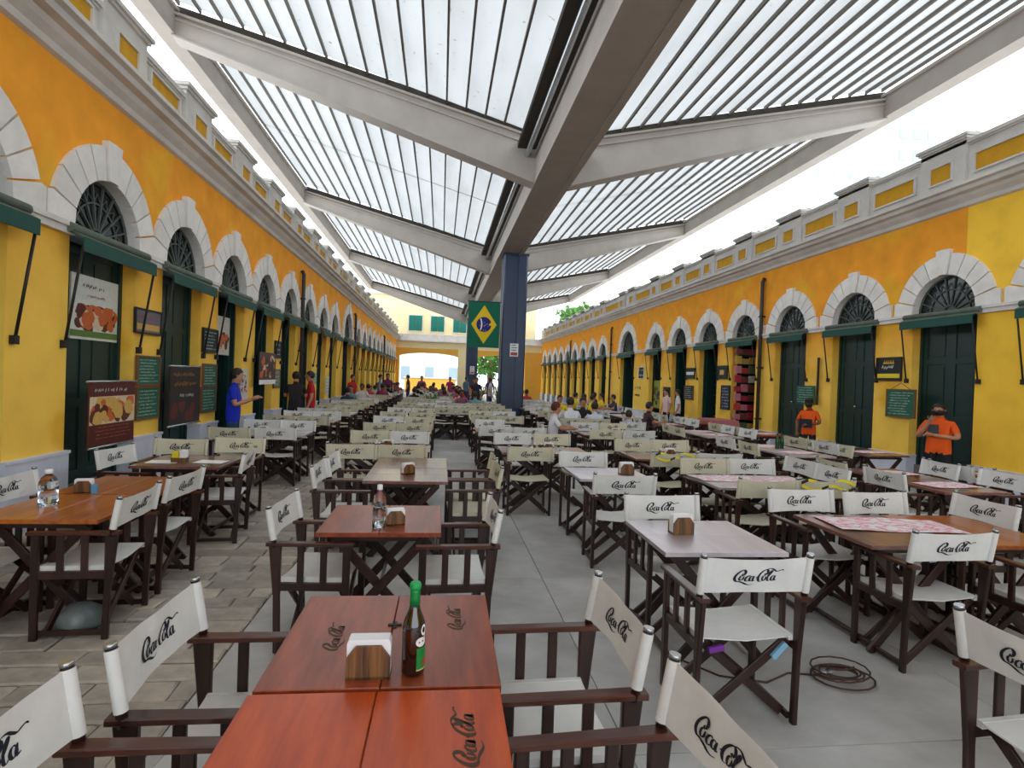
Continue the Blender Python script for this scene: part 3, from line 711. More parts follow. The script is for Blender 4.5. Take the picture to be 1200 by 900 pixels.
# flag hung from the rafter line beside the column
def flag():
    t = thing('brazilian_flag', 'green, yellow and blue flag hung upright beside the near column', 'flag', (1.45, 20.3, 2.82))
    w, h = 1.12, 1.62
    def wy(x, z): return .03*math.sin(x*7+z*1.5)*(1-z/h*.6)+.02*math.sin(x*3)
    m = MB(); nx, nz = 14, 10
    for i in range(nx):
        for j in range(nz):
            a, b = w*i/nx, w*(i+1)/nx; c, d = h*j/nz, h*(j+1)/nz
            m.quad((a-w/2, wy(a, c), c), (b-w/2, wy(b, c), c), (b-w/2, wy(b, d), d), (a-w/2, wy(a, d), d), sm=True)
    for v in range(0): pass
    build('green_field', m, mat('flag_green', S(14, 108, 84), .8, transl=.2), t)
    def shape(fn, off, mm, nm, pts):
        g = MB(); n = len(g.v)
        cx, cz = w/2, h/2
        ctr = (0, wy(cx, cz)-off, cz); g.v.append(ctr)
        for (px, pz) in pts: g.v.append((px-w/2, wy(px, pz)-off, pz))
        k = len(pts)
        for i in range(k): g.face([0, 1+i, 1+(i+1) % k])
        build(nm, g, mm, t)
    def dia(f): 
        P = [(w/2, h*.5+h*.42*f), (w/2+w*.40*f, h*.5), (w/2, h*.5-h*.42*f), (w/2-w*.40*f, h*.5)]; out = []
        for i in range(4):
            a, b = P[i], P[(i+1) % 4]
            for k in range(8): out.append((a[0]+(b[0]-a[0])*k/8, a[1]+(b[1]-a[1])*k/8))
        return out
    shape(None, .012, mat('flag_yellow', S(236, 200, 24), .8), 'yellow_rhombus', dia(1))
    R_ = .265
    shape(None, .02, mat('flag_blue', S(38, 38, 120), .8), 'blue_disc', [(w/2+R_*math.cos(2*PI*k/28), h/2+R_*math.sin(2*PI*k/28)) for k in range(28)])
    g = MB()          # white band runs down the disc, as the flag hangs sideways
    for k in range(12):
        u0, u1 = -1+2*k/12, -1+2*(k+1)/12
        f = lambda u, e: (-.30*R_-.28*R_*(-(u**2))*-.9+e, u*R_*.92)
        for (a, b) in ((u0, u1),):
            p = [f(a, -.022), f(a, .022), f(b, .022), f(b, -.022)]
            if max(math.hypot(*q) for q in p) > R_: continue
            g.quad(*[(q[0], wy(q[0]+w/2, q[1]+h/2)-.026, q[1]+h/2) for q in p])
    build('white_band', g, M_mdf, t)
    g = MB(); rr = random.Random(5)
    for k in range(17):
        a = rr.uniform(0, 6.28); q = rr.uniform(.1, .85)*R_; px, pz = q*math.cos(a), q*math.sin(a)
        if abs(px+.3*R_) < .05: continue
        pts = []
        for i in range(10):
            r2 = .016 if i % 2 == 0 else .007; b = i*PI/5; pts.append((px+r2*math.cos(b), wy(px+w/2, pz+h/2)-.024, pz+h/2+r2*math.sin(b)))
        g.quad(*pts)
    build('stars', g, M_mdf, t)
    g = MB().tube([(-w/2-.05, 0, h), (w/2+.05, 0, h)], .012, 6); g.tube([(-w/2, 0, h), (.55, .0, ZS-2.82)], .005, 4); g.tube([(w/2, 0, h), (.62, .0, ZS-2.82)], .005, 4)
    build('hanging_rod', g, M_iron, t)
flag()

# ------------------------------------------------------------------ script lettering
def spline(P, n=7):
    out = []
    for i in range(len(P)-1):
        p0 = P[max(i-1, 0)]; p1 = P[i]; p2 = P[i+1]; p3 = P[min(i+2, len(P)-1)]
        for k in range(n):
            t = k/n; f = lambda a, b, c, d: .5*((2*b)+(-a+c)*t+(2*a-5*b+4*c-d)*t*t+(-a+3*b-3*c+d)*t**3)
            out.append((f(p0[0], p1[0], p2[0], p3[0]), f(p0[1], p1[1], p2[1], p3[1])))
    out.append(P[-1]); return out
def ell(cx, cy, rx, ry, a0=0, a1=360, n=8, sh=0):
    return [(cx+rx*math.cos(math.radians(a0+(a1-a0)*i/n)), cy+ry*math.sin(math.radians(a0+(a1-a0)*i/n))) for i in range(n+1)]
STROKES = [
    # big first C with curl and the tail that runs under the word
    ([(.50, .60), (.47, .50), (.56, .50), (.63, .66), (.58, .84), (.43, .90), (.24, .74), (.10, .46), (.10, .18), (.24, -.01), (.46, -.04), (.70, -.12), (.95, -.24), (1.16, -.27), (1.36, -.20)], 1.0),
    (ell(.50, .26, .12, .19, 60, 400, 9), .8),                 # o
    ([(.60, .40), (.70, .36), (.80, .40)], .3),
    ([(1.00, .40), (.94, .46), (.84, .40), (.76, .22), (.80, .06), (.92, .03), (1.04, .14)], .8),      # c
    (ell(1.14, .23, .12, .19, 50, 400, 9), .8), ([(1.28, .44), (1.23, .20), (1.27, .05), (1.38, .10)], .8),   # a
    ([(1.42, .30), (1.52, .34)], .9),                          # hyphen
    # second C and its wave through the l
    ([(2.02, .62), (1.97, .54), (2.05, .52), (2.13, .66), (2.08, .84), (1.95, .90), (1.76, .76), (1.60, .48), (1.58, .20), (1.70, .01), (1.88, .04)], 1.0),
    ([(1.93, .88), (2.10, .98), (2.32, .98), (2.52, .86), (2.70, .78), (2.88, .86), (3.02, .90), (3.12, .84)], .85),
    (ell(1.98, .25, .12, .19, 60, 400, 9), .8),                # o
    ([(2.10, .12), (2.26, .40), (2.38, .70), (2.36, .84), (2.28, .72), (2.22, .42), (2.24, .10), (2.34, .03), (2.44, .14)], .75),   # l
    (ell(2.58, .23, .12, .19, 50, 400, 9), .8), ([(2.72, .44), (2.67, .20), (2.71, .05), (2.84, .12)], .8),   # a
]
def lettering(scale, surf, mirror=False, wmul=1.):
    """surf(u, v) -> 3-D point; returns MB with ribbon strokes"""
    m = MB(); SL = .22
    for P, w in STROKES:
        Q = spline(P, 4); n = len(Q); pts = []
        for i, (x, y) in enumerate(Q):
            a = Q[min(i+1, n-1)]; b = Q[max(i-1, 0)]; dx, dy = a[0]-b[0], a[1]-b[1]; L = math.hypot(dx, dy) or 1
            dx += SL*dy; L = math.hypot(dx, dy) or 1; dx /= L; dy /= L
            t = i/(n-1); tap = min(1, .35+4*t, .35+4*(1-t))
            ang = abs(dx*.25-dy*.97)      # vertical strokes are heavy
            ww = (.030+.060*ang**1.5)*w*tap*wmul
            X_ = x+SL*y-1.6; pts.append(((X_-dy*ww, y-.4+dx*ww), (X_+dy*ww, y-.4-dx*ww)))
        for (a, b), (c, d) in zip(pts[:-1], pts[1:]):
            q = [surf((-p[0] if mirror else p[0])*scale, p[1]*scale*.82) for p in (a, b, d, c)]
            m.quad(*q)
    return m

# ------------------------------------------------------------------ director's chair (faces +Y, origin on the floor)
def cloth_y(x, z, w=.285, sag=.018):
    lean = -.235-(z-.68)*.18
    return lean-sag*math.cos(PI/2*x/w)+.004*math.sin(x*23+z*31)*(1-abs(x)/w)
def backrest_mesh(canvas, variant=0):
    m = MB(); w = .285; z0, z1 = .705, .895; nx, nz = 12, 4
    sag = (.018, .03, .01)[variant]
    top = (lambda x: -.010*math.cos(PI/2*x/w)) if variant != 1 else (lambda x: -.02*math.cos(PI/2*x/w))
    for t in (.0016, -.0016):
        for i in range(nx):
            for j in range(nz):
                q = []
                for (a, b) in ((i, j), (i+1, j), (i+1, j+1), (i, j+1)):
                    x = -w+2*w*a/nx; f = b/nz; z = z0+.008*math.cos(PI/2*x/w)*(1-f)+(z1-z0)*f+top(x)*f
                    q.append((x, cloth_y(x, z, w, sag)+t, z))
                m.quad(*q, sm=True)
    # sleeves round the posts
    for sx in (-1, 1):
        p = [(sx*w, -.235-(z-.68)*.18, z) for z in (z0, (z0+z1)/2, z1)]
        m.tube(p, .021, 10, cap=False)
    return m.mesh('backrest', canvas, fix=False)
def seat_mesh(canvas):
    m = MB(); nx, ny = 10, 4
    for t in (0, -.004):
        for i in range(nx):
            for j in range(ny):
                q = []
                for (a, b) in ((i, j), (i+1, j), (i+1, j+1), (i, j+1)):
                    x = -.245+.49*a/nx; y = -.20+.41*b/ny; q.append((x, y, .462-.022*math.cos(PI*x/.49)*(.9 if 0 < b < ny else 1)+t))
                m.quad(*q, sm=True)
    for sx in (-1, 1): m.box(sx*.245-.012, sx*.245+.012, -.20, .21, .435, .464)
    for yy in (-.2, .21):
        m.quad((-.245, yy, .46), (0, yy, .44), (.245, yy, .46), (.245, yy, .452), (0, yy, .434), (-.245, yy, .452))
    return m.mesh('seat', canvas, fix=False)
def chair_bits():
    B = {}
    for sx in (-1, 1):
        X = sx*.272
        B['front', sx] = MB().bar((X, .205, 0), (X, .205, .665), .028, .045, (0, 1, 0))
        B['rear', sx] = MB().bar((X, -.205, 0), (X, -.215, .36), .028, .04, (0, 1, 0)).bar((X, -.215, .36), (X, -.23, .665), .028, .042, (0, 1, 0), .028, .075)
        B['post', sx] = MB().tube([(sx*.285, -.232, .66), (sx*.285, -.275, .905)], .017, 8)
        B['cap', sx] = MB().tube([(sx*.285, -.2745, .902), (sx*.285, -.2765, .914)], .019, 8)
        B['arm', sx] = MB().bar((X, -.28, .677), (X, .25, .677), .058, .024, (0, 0, 1), .05, .022)
        B['rail', sx] = MB().bar((X*.99, -.21, .41), (X*.99, .21, .41), .024, .05, (0, 0, 1))
        B['slat', sx, 0] = MB().bar((X, -.075, .425), (X, -.075, .665), .02, .04, (0, 1, 0))
        B['slat', sx, 1] = MB().bar((X, .065, .425), (X, .065, .665), .02, .04, (0, 1, 0))
        B['foot', sx] = MB().bar((X*.92, -.19, .035), (X*.92, .19, .035), .022, .035, (0, 0, 1))
        for yy in (-.155, .165):
            B['brace', sx, yy] = MB().bar((sx*.24, yy+sx*.014, .035), (-sx*.25, yy+sx*.014, .44), .02, .048, (0, 1, 0) if False else (1, 0, 1))
    return B
BITS = chair_bits()
LIGHTMESH = None
def logo_meshes():
    def s(off):
        return lambda u, v: (u, cloth_y(u, .80+v)+off, .80+v)
    a = lettering(.082, s(-.0042)).mesh('printed_script', M_ink, fix=False)
    b = lettering(.082, s(.0042), mirror=True).mesh('printed_script', M_ink, fix=False)
    return a, b
LOGO = logo_meshes()
def chair_proto(canvas, nm, variant=0):
    t = thing('directors_chair', nm, 'chair', (0, -60, 0), 0, 'canvas chairs')
    for sx in (-1, 1):
        for key, n in (('front', 'leg'), ('rear', 'leg'), ('post', 'back_post'), ('rail', 'seat_rail'), ('foot', 'floor_rail')):
            build(n, BITS[key, sx], M_wood, t)
        build('armrest', BITS['arm', sx], M_woodr, t)
        for k in (0, 1): build('slat', BITS['slat', sx, k], M_wood, t)
        for yy in (-.155, .165): build('brace', BITS['brace', sx, yy], M_wood, t)
    for o in [o for o in COL.objects if o.parent == t and o.name.startswith('back_post')]:
        sx = 1 if o.data.vertices[0].co.x > 0 else -1
        c = build('post_cap', BITS['cap', sx], M_cap, o)
    link('seat', seat_mesh(canvas), t)
    b = link('backrest', backrest_mesh(canvas, variant), t)
    link('printed_script', LOGO[0], b); link('printed_script', LOGO[1], b)
    reg(t); return t
def chair_lite(canvas, nm):
    t = thing('directors_chair', nm, 'chair', (0, -60, 0), 0, 'canvas chairs')
    f = MB()
    for k, b in BITS.items():
        if k[0] == 'cap': continue
        n = len(f.v); f.v += b.v
        for q in b.f: f.face([n+i for i in q])
    link('frame', f.mesh('frame', M_wood), t)
    link('seat', SEATS[canvas.name], t); b = link('backrest', BACKS[canvas.name], t)
    link('printed_script', LOGO[0], b); link('printed_script', LOGO[1], b)
    reg(t); return t
PR = {'w': chair_proto(M_canvas, 'w'), 'c': chair_proto(M_canvas2, 'c', 0), 'v': chair_proto(M_canvas2, 'v', 1)}
SEATS = {M_canvas.name: bpy.data.meshes['seat'], M_canvas2.name: seat_mesh(M_canvas2)}
BACKS = {M_canvas.name: backrest_mesh(M_canvas), M_canvas2.name: backrest_mesh(M_canvas2, 0)}
PL = {'w': chair_lite(M_canvas, 'w'), 'c': chair_lite(M_canvas2, 'c')}
PROTOS = list(PR.values())+list(PL.values())
FACE = {'N': 0, 'S': PI, 'E': -PI/2, 'W': PI/2}
CW = {'w': 'white', 'c': 'cream', 'v': 'sagging cream'}
jr = random.Random(11)
CHAIRS = []
def chair(x, y, face, label, style='w', jit=.05, group='canvas chairs', full=None, dr=None):
    """x, y = centre of the canvas back"""
    rz = FACE[face]+(jr.uniform(-jit, jit) if dr is None else dr)
    loc = (x+.255*-math.sin(rz), y+.255*math.cos(rz), 0)
    if full is None: full = y < 7.8
    src = PR[style] if full else PL['w' if style == 'w' else 'c']
    c = clone(src, loc, rz, '%s %s' % (CW[style], label), group); CHAIRS.append([loc[0], loc[1], rz, label, False]); return c

# ------------------------------------------------------------------ folding table (origin on the floor, front-left corner at 0,0)
def table_proto(m, split, w=.79, d=.79):
    t = thing('folding_table', 'table', 'table', (0, -60, 0), 0, 'wooden tables')
    H = .74
    if split == 'x':
        for a in (0, w/2): build('tabletop_board', MB().cbox(a+.0015, a+w/2-.0015, 0, d, H-.028, H, .003), m, t)
    else:
        for a in (0, d/2): build('tabletop_board', MB().cbox(0, w, a+.0015, a+d/2-.0015, H-.028, H, .003), m, t)
    for yy in (.09, d-.09):
        build('apron', MB().box(.08, w-.08, yy-.012, yy+.012, H-.075, H-.028), M_wood, t)
        for sg in (0, 1):
            x0, x1 = (.07, w-.10) if sg == 0 else (w-.07, .10)
            o = .026*(1 if sg else -1)
            build('leg', MB().bar((x0, yy+o, .0), (x1, yy+o, H-.05), .024, .06, (1, 0, 1)), M_wood, t)
    build('stretcher', MB().bar((w/2, .05, H*.47), (w/2, d-.05, H*.47), .02, .02), M_wood, t)
    for xx in (.10, w-.10): build('floor_rail', MB().bar((xx, .05, .05), (xx, d-.05, .05), .03, .03), M_wood, t)
    reg(t); return t
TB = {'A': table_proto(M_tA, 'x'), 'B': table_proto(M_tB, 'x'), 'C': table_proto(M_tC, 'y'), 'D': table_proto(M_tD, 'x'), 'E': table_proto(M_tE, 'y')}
PROTOS += list(TB.values())
def table(kind, x, y, label, rz=0., sx=1., sy=1., group='wooden tables'):
    c = clone(TB[kind], (x, y, 0), rz, label, group)
    if sx != 1 or sy != 1: c.scale = (sx, sy, 1)
    return c

# small things: prototypes
def holder_proto():
    t = thing('napkin_holder', 'h', 'napkin holder', (0, -60, 0), 0, 'napkin holders')
    hexa = [(-.055, 0), (.055, 0), (.055, .055), (.032, .085), (-.032, .085), (-.055, .055)]
    for yy in (-.032, .022): build('wooden_side', MB().prism(hexa, 'y', yy, yy+.010), M_hw, t)
    build('base', MB().box(-.055, .055, -.032, .032, 0, .008), M_hw, t)
    m = MB().prism([(-.055, .01), (.055, .01), (.055, .088), (.05, .098), (-.05, .098), (-.055, .088)], 'y', -.02, .02)
    build('napkins', m, M_nap, t); reg(t); return t
HP = holder_proto(); HP_ = HP
def shaker_proto():
    t = thing('condiment_shaker', 's', 'shaker', (0, -60, 0), 0, 'condiment shakers')
    build('body', MB().lathe([(.018, 0), (.02, .01), (.018, .06), (.014, .068)], 10), mat('brown_jar', S(70, 34, 24), .2), t)
    build('lid', MB().lathe([(.016, .066), (.017, .088), (.010, .096), (0, .098)], 10), M_mdf, t); reg(t); return t
SH = shaker_proto()
PROTOS += [HP, SH]
def holder(x, y, lab, rz=0., s=1., z=.74):
    c = clone(HP, (x, y, z), rz, lab, 'napkin holders'); c.scale = (s, s, s); return c
def water_bottle(x, y, lab, sx=1.25, sz=1.2):
    t = thing('water_bottle', lab, 'bottle', (x, y, .74)); t.scale = (sx, sx, sz)
    build('body', MB().lathe([(.0, .0), (.03, .0), (.034, .006), (.034, .10), (.031, .105), (.034, .11), (.034, .15), (.024, .185), (.013, .20), (.012, .215)], 20), M_pet, t)
    build('liquid', MB().lathe([(0, .004), (.0315, .006), (.0315, .112), (0, .112)], 20), M_pet, t)
    build('cap', MB().lathe([(.0135, .208), (.0145, .21), (.0145, .232), (.012, .236), (0, .236)], 16), M_mdf, t)

# ------------------------------------------------------------------ near group: column left of the aisle
t1a = table('A', -.57, 1.075, 'orange-brown table nearest the camera, cut by the photo bottom edge', -.01)
t1b = table('B', -.555, 1.885, 'reddish-brown table with the beer bottle, second from the camera', -.01)
t2 = table('B', -.75, 3.73, 'brown table with a clear water bottle, third in the row left of aisle')
t3 = table('C', -.70, 5.55, 'brown table with wooden napkin holder, fourth in row left of aisle', 0, 1.02)
t4 = table('C', -.70, 6.35, 'brown table pushed behind the fourth one, fifth in row left of aisle', 0, 1.02)
def flat_logo(cx, cy, rot, sc, parent, par_loc):
    def s(u, v):
        a, b = u*math.cos(rot)-v*math.sin(rot), u*math.sin(rot)+v*math.cos(rot)
        return (cx-par_loc[0]+a, cy-par_loc[1]+b, .7408)
    o = link('burnt_script', lettering(sc, s, wmul=1.15).mesh('burnt_script', M_burn, fix=False), parent); return o
brd = [o for o in COL.objects if o.parent == t1a and o.name.startswith('tabletop_board')]
def mark(tab, which, cx, cy, rot, sc):
    b = sorted([o for o in COL.objects if o.parent == tab and o.name.startswith('tabletop_board')], key=lambda o: min(v.co.x for v in o.data.vertices))[which]
    flat_logo(cx, cy, rot, sc, b, tab.location)
mark(t1a, 1, .10, 1.62, PI/2, .085); mark(t1b, 0, -.37, 2.26, PI/2, .075); mark(t1b, 1, .09, 2.42, PI/2, .075)
build('latch_hook', MB().box(.375, .43, .46, .475, .7402, .746).box(.398, .41, .44, .5, .7402, .744), M_iron, t1b)
chair(-.93, 2.14, 'E', 'canvas chair left of the beer-bottle table', 'w', 0, dr=-.02)
chair(-1.0, 1.46, 'E', 'canvas chair at the bottom left corner of the photo', 'w', 0, dr=-.03)
chair(.71, 2.18, 'W', 'canvas chair right of the beer-bottle table', 'w', 0, dr=.03)
chair(.75, 1.42, 'W', 'canvas chair right of the nearest table, cut by bottom edge', 'w', 0, dr=.06)
chair(-.99, 3.98, 'E', 'canvas chair left of the water-bottle table', 'w', 0, dr=-.05)
chair(.38, 3.92, 'W', 'canvas chair right of the water-bottle table', 'w', 0, dr=.03)
chair(-1.10, 5.62, 'E', 'canvas chair left of the fourth table left of aisle', 'w')
chair(-1.08, 6.22, 'E', 'canvas chair left of the fifth table left of aisle', 'w')
chair(.58, 5.72, 'W', 'canvas chair right of the fourth table left of aisle', 'c')
chair(.60, 6.34, 'W', 'canvas chair right of the fifth table left of aisle', 'c')
holder(-.205, 1.97, 'dark wooden napkin holder beside the beer bottle', 0, 1.3)
holder(-.27, 3.95, 'wooden napkin holder behind the clear water bottle', .2, 1.1)
holder(-.30, 5.98, 'wooden napkin holder on the fourth table left of aisle', .6, 1.15)
water_bottle(-.37, 3.86, 'clear plastic bottle with white cap on the third table')
# beer bottle
t = thing('beer_bottle', 'brown beer bottle with green cap and foil on the front table', 'bottle', (-.06, 1.975, .74)); t.scale = (1.16, 1.16, 1.13)
build('glass_body', MB().lathe([(0, .004), (.028, 0), (.0335, .006), (.0335, .135), (.030, .158), (.018, .188), (.0145, .205), (.0138, .255)], 28), M_beer, t)
build('foil', MB().lathe([(.0155, .205), (.0152, .225), (.0146, .245), (.0146, .252)], 20), mat('green_foil', S(20, 140, 70), .35, metallic=.3), t)
build('cap', MB().lathe([(.0150, .252), (.0172, .256), (.0172, .266), (.014, .2725), (0, .2735)], 20), mat('green_cap', S(18, 160, 84), .35), t)
def wrap(m, a0, a1, z0, z1, r, n=10):
    for i in range(n):
        b0 = a0+(a1-a0)*i/n; b1 = a0+(a1-a0)*(i+1)/n
        m.quad((r*math.cos(b0), r*math.sin(b0), z0), (r*math.cos(b1), r*math.sin(b1), z0), (r*math.cos(b1), r*math.sin(b1), z1), (r*math.cos(b0), r*math.sin(b0), z1))
m = MB(); wrap(m, -1.25, .2, .022, .085, .0339); build('green_label', m, mat('green_label', S(22, 130, 60), .5), t)
m = MB(); wrap(m, -.62, .1, .03, .05, .0342); build('red_label_band', m, mat('red_label', S(190, 60, 50), .5), t)
m = MB(); wrap(m, -1.25, .2, .018, .022, .0341); build('gold_label_rim', m, mat('gold_rim', S(210, 190, 120), .4), t)
m = MB()     # white numeral-like emblem, a ring with a tail, and the small blue-lettered oval under it
def onb(a, z, r=.0345): return (r*math.cos(a), r*math.sin(a), z)
for i in range(20):
    c0, c1 = 2*PI*i/20, 2*PI*(i+1)/20
    for (ri, ro2, ca, cz, sx, sy) in ((.55, 1, -.62, .137, .28, .017),):
        p = [onb(ca+sx*q*math.cos(c), cz+sy*q*math.sin(c)) for q, c in ((ri, c0), (1, c0), (1, c1), (ri, c1))]; m.quad(*p)
    p = [onb(-.85, .103), onb(-.85+.5*math.cos(c0), .103+.014*math.sin(c0)), onb(-.85+.5*math.cos(c1), .103+.014*math.sin(c1))]; m.quad(*p)
m.quad(onb(-.40, .137), onb(-.32, .137), onb(-.42, .112), onb(-.56, .112))
build('white_emblem', m, M_mdf, t)
m = MB(); m.quad(onb(-1.1, .100, .0348), onb(-.62, .103, .0348), onb(-.62, .107, .0348), onb(-1.1, .104, .0348)); build('emblem_lettering', m, M_ink, t)

# column by the left wall
table('D', -2.96, 4.02, 'honey-brown table at the left edge with a clear bottle', 0)
table('D', -2.98, 4.83, 'honey-brown table pushed behind the left edge table', 0)
table('C', -3.08, 6.2, 'brown table with white papers, third along the left wall', 0, 1.1)
chair(-2.03, 4.22, 'W', 'canvas chair right of the left edge table', 'w', 0, dr=.04)
chair(-2.04, 4.98, 'W', 'canvas chair right of the second table along left wall', 'w', 0, dr=-.05)
chair(-3.16, 4.72, 'E', 'canvas chair behind the clear bottle at the left edge', 'w', 0, dr=0)
chair(-3.2, 4.12, 'E', 'canvas chair cut by the left edge of the photo', 'w')
chair(-3.3, 6.42, 'E', 'canvas chair beside the left wall plinth, under the brown banner', 'w', 0, dr=-.1)
chair(-1.98, 6.34, 'W', 'canvas chair right of the papers table near left wall', 'w', 0, dr=.12)
chair(-3.04, 7.28, 'S', 'canvas chair behind the papers table, left one', 'c')
chair(-2.44, 7.5, 'S', 'canvas chair behind the papers table, right one', 'c')
water_bottle(-2.72, 4.43, 'clear plastic bottle with white cap on left edge table', 1.75, 1.08)
holder(-2.74, 4.88, 'dark napkin holder with white and blue papers, left edge table', .2, 1.1)
t = thing('blue_sachet', 'blue paper sachet beside the left table napkin holder', 'sachet', (-2.655, 4.86, .74)); build('paper', MB().cbox(-.02, .02, -.01, .01, 0, .07), mat('blue_paper', S(90, 160, 200), .6), t)
t = thing('condiment_box', 'small holder with yellow and white sachets on papers table', 'condiment box', (-2.7, 6.5, .74))
build('box', MB().box(-.09, .05, -.05, .05, 0, .05), M_hw, t); build('yellow_sachets', MB().cbox(-.085, -.02, -.035, .035, .04, .11), M_tape, t); build('white_sachets', MB().cbox(-.01, .05, -.035, .035, .04, .125), M_nap, t)
for i, (x, y, rz, l) in enumerate(((-2.88, 6.5, .1, 'white paper sheet left of the condiment box'), (-2.42, 6.55, -.1, 'white paper sheet right of the condiment box'))):
    t = thing('paper_sheet', l, 'paper', (x, y, .7405), rz); build('sheet', MB().box(-.15, .15, -.11, .11, 0, .0015), M_nap, t)
t = thing('plastic_bag', 'pale plastic bag on the floor under the left edge table', 'bag', (-2.3, 4.1, 0)); t.scale = (.8, .8, .8)
m = MB().lathe([(.0, 0), (.14, .0), (.17, .06), (.15, .15), (.09, .2), (.03, .22), (0, .2)], 14); m.v = [(x+.02*math.sin(z*40+x*30), y+.02*math.cos(z*35+y*20), z) for x, y, z in m.v]
build('bag_film', m, mat('pale_bag_plastic', S(104, 112, 112), .35), t)

# ------------------------------------------------------------------ right front group
table('E', 1.38, 3.31, 'glossy brown table with sky reflection coloured in, front of second column', -.01, 1.0)
_c = chair(1.62, 2.74, 'N', 'canvas chair seen from behind at the glossy front table', 'w', 0, dr=.0)
build('blue_tie', MB().bar((.155, -.185, .34), (.225, -.185, .415), .03, .035, (0, 1, 0)), mat('light_blue_cloth', S(130, 180, 210), .8), _c)
build('purple_tie', MB().bar((-.20, -.185, .385), (-.12, -.185, .40), .03, .03, (0, 1, 0)), mat('purple_cloth', S(120, 50, 150), .8), _c)
chair(1.73, 4.25, 'S', 'canvas chair on the far side of the glossy front table', 'w', 0, dr=.02)
chair(1.74, 5.2, 'N', 'wrinkled canvas chair at the second table right of aisle', 'w', 0, dr=-.05)
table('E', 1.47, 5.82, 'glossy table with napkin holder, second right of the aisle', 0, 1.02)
chair(1.76, 6.85, 'S', 'canvas chair behind the second table right of aisle', 'w')
holder(1.66, 3.74, 'wooden napkin holder on the glossy front table', .1, 1.35)
holder(2.07, 6.15, 'wooden napkin holder on the second glossy table', .1, 1.4)
table('C', 2.85, 3.45, 'dark table partly covered by pink printed paper', -.01, .95, 1.1)
table('D', 3.61, 3.45, 'honey-brown table right of the pink paper', -.01, .92, 1.1)
chair(3.21, 3.24-.02, 'N', 'canvas chair seen from behind at the pink-paper table', 'w', 0, dr=0.03)
chair(3.98, 3.1, 'N', 'canvas chair at the honey-brown table, right photo edge', 'w', 0, dr=0)
chair(3.09, 4.56, 'S', 'canvas chair behind the pink-paper table, left one', 'w')
chair(3.72, 4.48, 'S', 'canvas chair behind the pink-paper table, right one', 'w')
chair(4.47, 4.22, 'W', 'grey-white canvas chair turned sideways behind the pink paper', 'w', 0, dr=-.03)
chair(2.13, 1.77, 'E', 'canvas chair at the lower right corner of the photo', 'w', 0, dr=.08)
table('D', 2.72, 1.55, 'reddish table corner cut by the right photo edge', 0)
def flyer(x, y, w, d, rz, lab):
    t = thing('printed_placemat', lab, 'placemat', (x, y, .7415), rz)
    m = MB(); n = 10
    for i in range(n):
        for j in range(3):
            q = []
            for (a, b) in ((i, j), (i+1, j), (i+1, j+1), (i, j+1)):
                u, v = -w/2+w*a/n, -d/2+d*b/3; q.append((u, v, .001+.004*(1+math.sin(u*9+v*5))))
            m.quad(*q)
    build('sheet', m, MF, t)
def flyer_mat():
    m = bpy.data.materials.new('pink_printed_paper'); m.use_nodes = True; t = m.node_tree; b = t.nodes['Principled BSDF']; b.inputs['Roughness'].default_value = .6
    c = t.nodes.new('ShaderNodeTexCoord'); mp = t.nodes.new('ShaderNodeMapping'); mp.inputs['Scale'].default_value = (7, 14, 1); t.links.new(c.outputs['Object'], mp.inputs[0])
    n = t.nodes.new('ShaderNodeTexNoise'); n.inputs['Scale'].default_value = 1.4; n.inputs['Detail'].default_value = 4; t.links.new(mp.outputs[0], n.inputs['Vector'])
    r = t.nodes.new('ShaderNodeValToRGB'); r.color_ramp.interpolation = 'EASE'
    r.color_ramp.elements[0].position = .46; r.color_ramp.elements[0].color = S(240, 238, 240)
    e = r.color_ramp.elements.new(.56); e.color = S(238, 130, 160)
    r.color_ramp.elements[-1].position = .62; r.color_ramp.elements[-1].color = S(240, 225, 228)
    t.links.new(n.outputs['Fac'], r.inputs[0]); t.links.new(r.outputs[0], b.inputs['Base Color']); return m
MF = flyer_mat()
flyer(3.42, 3.98, .95, .42, -.12, 'long white placemat with pink print on the dark table')

# cable coil on the floor
t = thing('extension_cord', 'dark cable lying coiled on the floor at right', 'cord', (2.48, 3.22, 0))
m = MB(); pts = []
for i in range(90):
    a = i*.42; r = .10+.06*math.sin(i*.13); pts.append((r*1.35*math.cos(a)+.03*math.sin(i*.3), r*math.sin(a)+.02*math.cos(i*.21), .008+.0006*i))
m.tube(pts, .0055, 6)
m.tube(spline_pts := [(-.9, .25, .006), (-.75, .05, .006), (-.5, -.04, .006), (-.3, .06, .006), (-.12, .02, .006), (-.05, .12, .01), (.1, .08, .02)], .0055, 6)
build('cable', m, M_cord, t)
build('plug', MB().bar((-.11, .02, .02), (-.05, .0, .03), .03, .025), M_cap, t)

